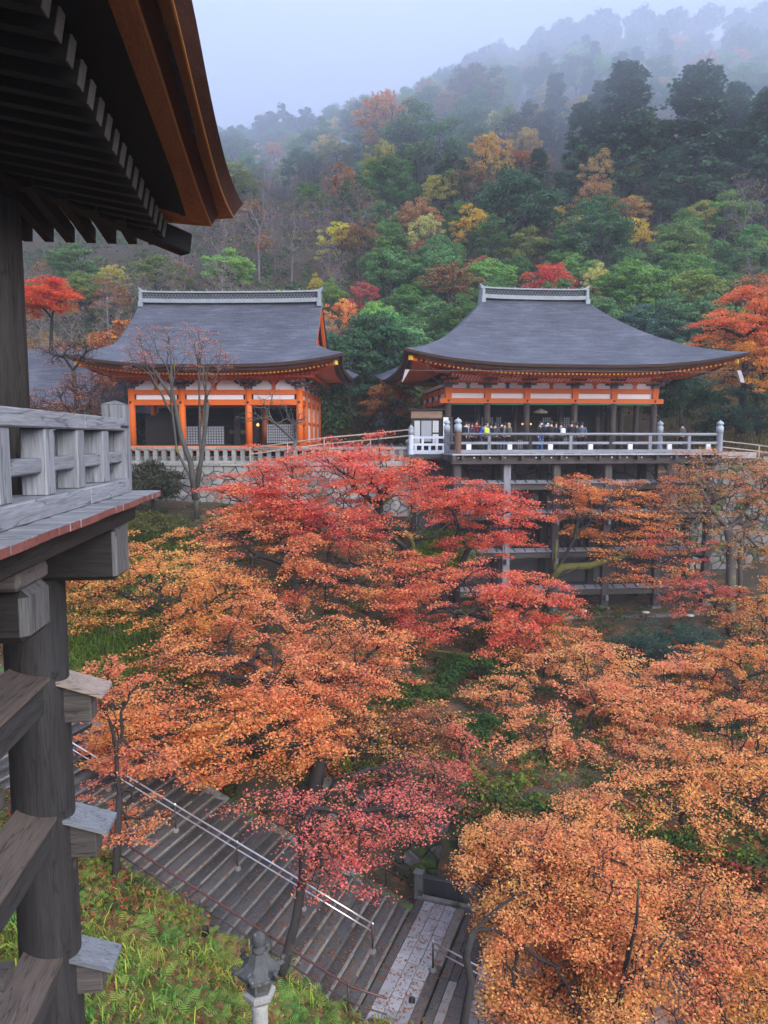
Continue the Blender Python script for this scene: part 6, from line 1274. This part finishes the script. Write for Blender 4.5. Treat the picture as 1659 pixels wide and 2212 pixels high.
# far ridges that read as one mass in the fog
r = np.random.default_rng(5); Vs, Fs, Rs = [], [], []; n0 = 0; base = PR['broadleaf']
def mesh_arrays(me):
    v = np.empty(len(me.vertices)*3, np.float32); me.vertices.foreach_get('co', v); return v.reshape(-1, 3)
bv = [mesh_arrays(p[1]) for p in base]
for i in range(200):
    y = r.uniform(215, 335); x = r.uniform(-140, 300); px, py, de = proj(x, y, gz(x, y) + 8)
    if not (-40 < px < 1700): continue
    v = bv[i % 5].reshape(-1, 4, 3)[::14].reshape(-1, 3); s = r.uniform(1.0, 1.5); cen = v.reshape(-1, 4, 3).mean(1, keepdims=True); v = (cen + (v.reshape(-1, 4, 3)-cen)*4.2).reshape(-1, 3)*s
    Vs.append(v + np.array([x, y, gz(x, y)])); Rs.append(r.uniform(0, 1, len(v)//4))
V = np.concatenate(Vs); F = np.arange(len(V)).reshape(-1, 4)
o = put('misty_forest', np_mesh('misty_forest', V, F, leaf_far, np.concatenate(Rs))); o.color = (.05, .08, .05, .1); tag(o, 'fog-veiled forest mass on the farthest ridge', 'forest', kind='stuff')

# ------------------------------------------------------------------ undergrowth, ferns, strap grass, fallen leaves
def scatter(n, x0, x1, y0, y1, tmin=5, tmax=70, seed=0):
    r = np.random.default_rng(seed); P, ok = hits(r.uniform(x0, x1, n), r.uniform(y0, y1, n), tmin, tmax, 150); return P[ok]
def off_stairs(P, lo=-2.12, hi=2.55):
    s, w_ = st_sw(P[:, 0], P[:, 1]); return P[(w_ < lo) | ((w_ > 3.98) & (P[:, 1] < 41)) | ((w_ > 2.6) & (s > 5))]
def blades(r, P, per, L, W_, spread=.16):
    """Arching strap leaves, three quads each."""
    n = len(P)*per; p = np.repeat(P, per, 0) + np.concatenate([r.normal(0, spread, (n, 2)), np.zeros((n, 1))], 1); t = r.uniform(0, 6.28, n); d = np.stack([np.cos(t), np.sin(t), 0*t], 1); s = np.stack([-np.sin(t), np.cos(t), 0*t], 1)
    l = (L*r.uniform(.6, 1.3, n))[:, None]; w_ = W_*r.uniform(.7, 1.3, (n, 1)); up_ = np.array([0, 0, 1.]); rings = []
    for f, hh, ww in ((0, 0, .7), (.28, .55, 1), (.62, .70, .85), (1.0, .42, .12)): c = p + d*l*f*.8 + up_*l*hh; rings.append((c - s*w_*ww/2, c + s*w_*ww/2))
    V = np.stack([q for a in rings for q in a], 1).reshape(-1, 3); b = np.arange(n)[:, None, None]*8; q = np.array([[0, 1, 3, 2], [2, 3, 5, 4], [4, 5, 7, 6]])[None]
    return V, (b+q).reshape(-1, 4), np.repeat(r.uniform(0, 1, n), 3)
def fronds(r, P, per, L):
    n = len(P)*per; p = np.repeat(P, per, 0); t = r.uniform(0, 6.28, n); d = np.stack([np.cos(t), np.sin(t), 0*t], 1); s = np.stack([-np.sin(t), np.cos(t), 0*t], 1); l = (L*r.uniform(.55, 1.25, n))[:, None]; up_ = np.array([0, 0, 1.]); rise = r.uniform(.35, .8, (n, 1)); Q = []
    mid = lambda f: p + d*l*f + up_*l*(rise*f*1.5 - rise*1.25*f*f)
    fs = np.linspace(.12, .96, 11)
    for f in fs:
        m = mid(f); m2 = mid(f+.055); w_ = .30*math.sin(min(1, f*1.25+.12)*math.pi)**.7*l
        for sg in (-1, 1): tip = m + sg*s*w_ + d*w_*.45 - up_*w_*.12; Q.append(np.stack([m, m2, tip + d*l*.02, tip], 1))
    V = np.stack(Q, 1).reshape(-1, 3); F = np.arange(len(V)).reshape(-1, 4); return V, F, np.repeat(r.uniform(0, 1, n), len(fs)*2)
def stuff(name, label, arr, color, alpha, m=leaf, cat='plants'):
    V, F, rv = arr; o = put(name, np_mesh(name, V, F, m, rv)); o.color = (*color, alpha); return tag(o, label, cat, kind='stuff')
r = np.random.default_rng(77)
A = off_stairs(scatter(3000, -40, 1000, 1800, 2330, 5, 30, 1)); A = A[(A[:, 1] < 26) & (st_sw(A[:, 0], A[:, 1])[1] < -2.1)]; nz_ = np.sin(A[:, 0]*1.9)*np.cos(A[:, 1]*1.7 + A[:, 0]*.6); h_ = np.clip(r.random(len(A)) + .22*nz_, 0, .999)
stuff('green_ferns', 'light green ferns on the bank below the stage', fronds(r, A[(h_ < .45)], 8, .46), (.20, .27, .055), .26, fern_leaf)
stuff('withered_ferns', 'withered brown ferns mixed among the green ferns', fronds(r, A[(h_ > .36) & (h_ < .80)], 6, .42), (.25, .12, .06), .24, fern_leaf)
stuff('strap_grass', 'arching green strap grass on the bank around the tall lantern', blades(r, A[h_ > .64], 11, .34, .024), (.16, .26, .04), .28, fern_leaf)
stuff('yellow_strap_grass', 'yellowing strap leaves scattered in the bank', blades(r, A[(h_ > .95)], 8, .40, .02), (.44, .42, .06), .2, fern_leaf)
k0 = r.random(len(A)) < .5; stuff('leaf_litter', 'fallen rusty leaves among the ferns of the bank', leaf_quads(r, A[k0] + np.array([0, 0, .16]), 7, .30, .5, .065, .5), (.42, .15, .07), .2, fern_leaf, cat='leaves')
B1 = scatter(900, 140, 420, 1150, 1480, 10, 60, 2); B1 = off_stairs(B1)
stuff('strap_grass', 'tufts of lime strap grass on the slope beside the big round post', blades(r, B1[::2], 18, .60, .045, .3), (.15, .22, .035), .12)
B2 = off_stairs(scatter(5200, -20, 1680, 1040, 2000, 10, 60, 3)); B2 = B2[B2[:, 1] < 44.0]; k = r.random(len(B2))
stuff('ground_cover', 'low green undergrowth on the shaded slope under the maples', leaf_quads(r, B2[k < .40] + np.array([0, 0, .12]), 34, .42, .45, .13, .8), (.065, .105, .028), .14)
stuff('ground_cover', 'yellow green weeds on the slope under the maples', leaf_quads(r, B2[(k > .4) & (k < .56)] + np.array([0, 0, .15]), 26, .36, .6, .12, .8), (.17, .24, .03), .12)
stuff('leaf_litter', 'carpet of fallen rusty maple leaves on the slope', leaf_quads(r, B2[k > .35] + np.array([0, 0, .03]), 36, .60, .05, .10, .25), (.42, .15, .06), .14, cat='leaves')
B3 = scatter(2600, 600, 960, 830, 960, 40, 75, 4)
stuff('bank_grass', 'olive grass bank between the two halls', blades(r, B3[B3[:, 1] > 47][::2], 10, .40, .05, .3), (.20, .18, .045), .14)
B4 = scatter(1500, 1430, 1680, 840, 975, 42, 75, 5)
stuff('bank_grass', 'olive grass bank right of the right hall', blades(r, B4[B4[:, 1] > 45][::2], 10, .45, .05, .3), (.19, .15, .05), .14)
# undergrowth of the wooded hill
H1 = []
rr = np.random.default_rng(9); xs = rr.uniform(-30, 1690, 7600); ys = rr.uniform(230, 960, 7600); Hh, ok = hits(xs, ys, 56, 230, 130); Hh = Hh[ok & (Hh[:, 1] > 59)]
kk = rr.random(len(Hh))
stuff('hillside_undergrowth', 'dense green undergrowth covering the wooded hillside', leaf_quads(rr, Hh[kk < .55] + np.array([0, 0, .6]), 24, 1.0, .8, .40, .8), (.10, .18, .06), .14, leaf_far)
stuff('hillside_undergrowth', 'brownish withered undergrowth between the hillside trees', leaf_quads(rr, Hh[(kk > .55) & (kk < .80)] + np.array([0, 0, .6]), 20, 1.0, .8, .36, .8), (.20, .14, .075), .14, leaf_far)
# leaves fallen on the stairs and slabs, and the drift behind the kerb
n = 5000; s = r.uniform(-9, 12, n); w_ = r.uniform(-2.1, 2.8, n); s = np.where(r.random(n) < .5, r.uniform(-5, 3, n), s); x, y_ = st_xy(s, w_)
zz = np.where(s > -.35, -14.0 + .126*np.floor((s+.35)/.35 + 1e-6), st_z(s)) + .012
V, F, rv = leaf_quads(r, np.stack([x, y_, zz], 1), 1, .004, .5, .058, .16); o = stuff('fallen_leaves', 'small red leaves fallen on the wet stairs and slabs', (V, F, rv), (.34, .13, .06), .12, cat='leaves')
n = 2600; s = r.uniform(-6, -.9, n); w_ = r.uniform(3.62, 3.95, n); x, y_ = st_xy(s, w_); hgt = .22*np.exp(-((s+2.6)/1.4)**2)
V, F, rv = leaf_quads(r, np.stack([x, y_, -14.0 + hgt*r.uniform(.2, 1, n)], 1), 1, .02, .5, .085, .5); stuff('leaf_drift', 'drift of red brown leaves heaped behind the stone kerb', (V, F, rv), (.45, .12, .05), .1, cat='leaves')

# ------------------------------------------------------------------ haze
hz = put('haze', MB().box((-345, -65, -22), (345, 425, 175)).mesh('haze')); hz['kind'] = 'stuff'
m = bpy.data.materials.new('haze_air'); m.use_nodes = True; n = m.node_tree; n.nodes.clear(); pv = n.nodes.new('ShaderNodeVolumePrincipled'); ou = n.nodes.new('ShaderNodeOutputMaterial')
pv.inputs['Color'].default_value = (.86, .91, 1.0, 1); pv.inputs['Density'].default_value = .0007; pv.inputs['Anisotropy'].default_value = .1
n.links.new(pv.outputs[0], ou.inputs['Volume']); hz.data.materials.append(m)
# the low cloud that hangs over the upper hillside: an even body of mist with its base about thirty metres up
lc = put('low_cloud', MB().box((-343, -63, 47), (343, 423, 138)).mesh('low_cloud')); lc['kind'] = 'stuff'
m2 = m.copy(); m2.name = 'cloud_mist'; m2.node_tree.nodes['Principled Volume'].inputs['Color'].default_value = (.65, .70, .785, 1); m2.node_tree.nodes['Principled Volume'].inputs['Density'].default_value = .0104; lc.data.materials.append(m2)
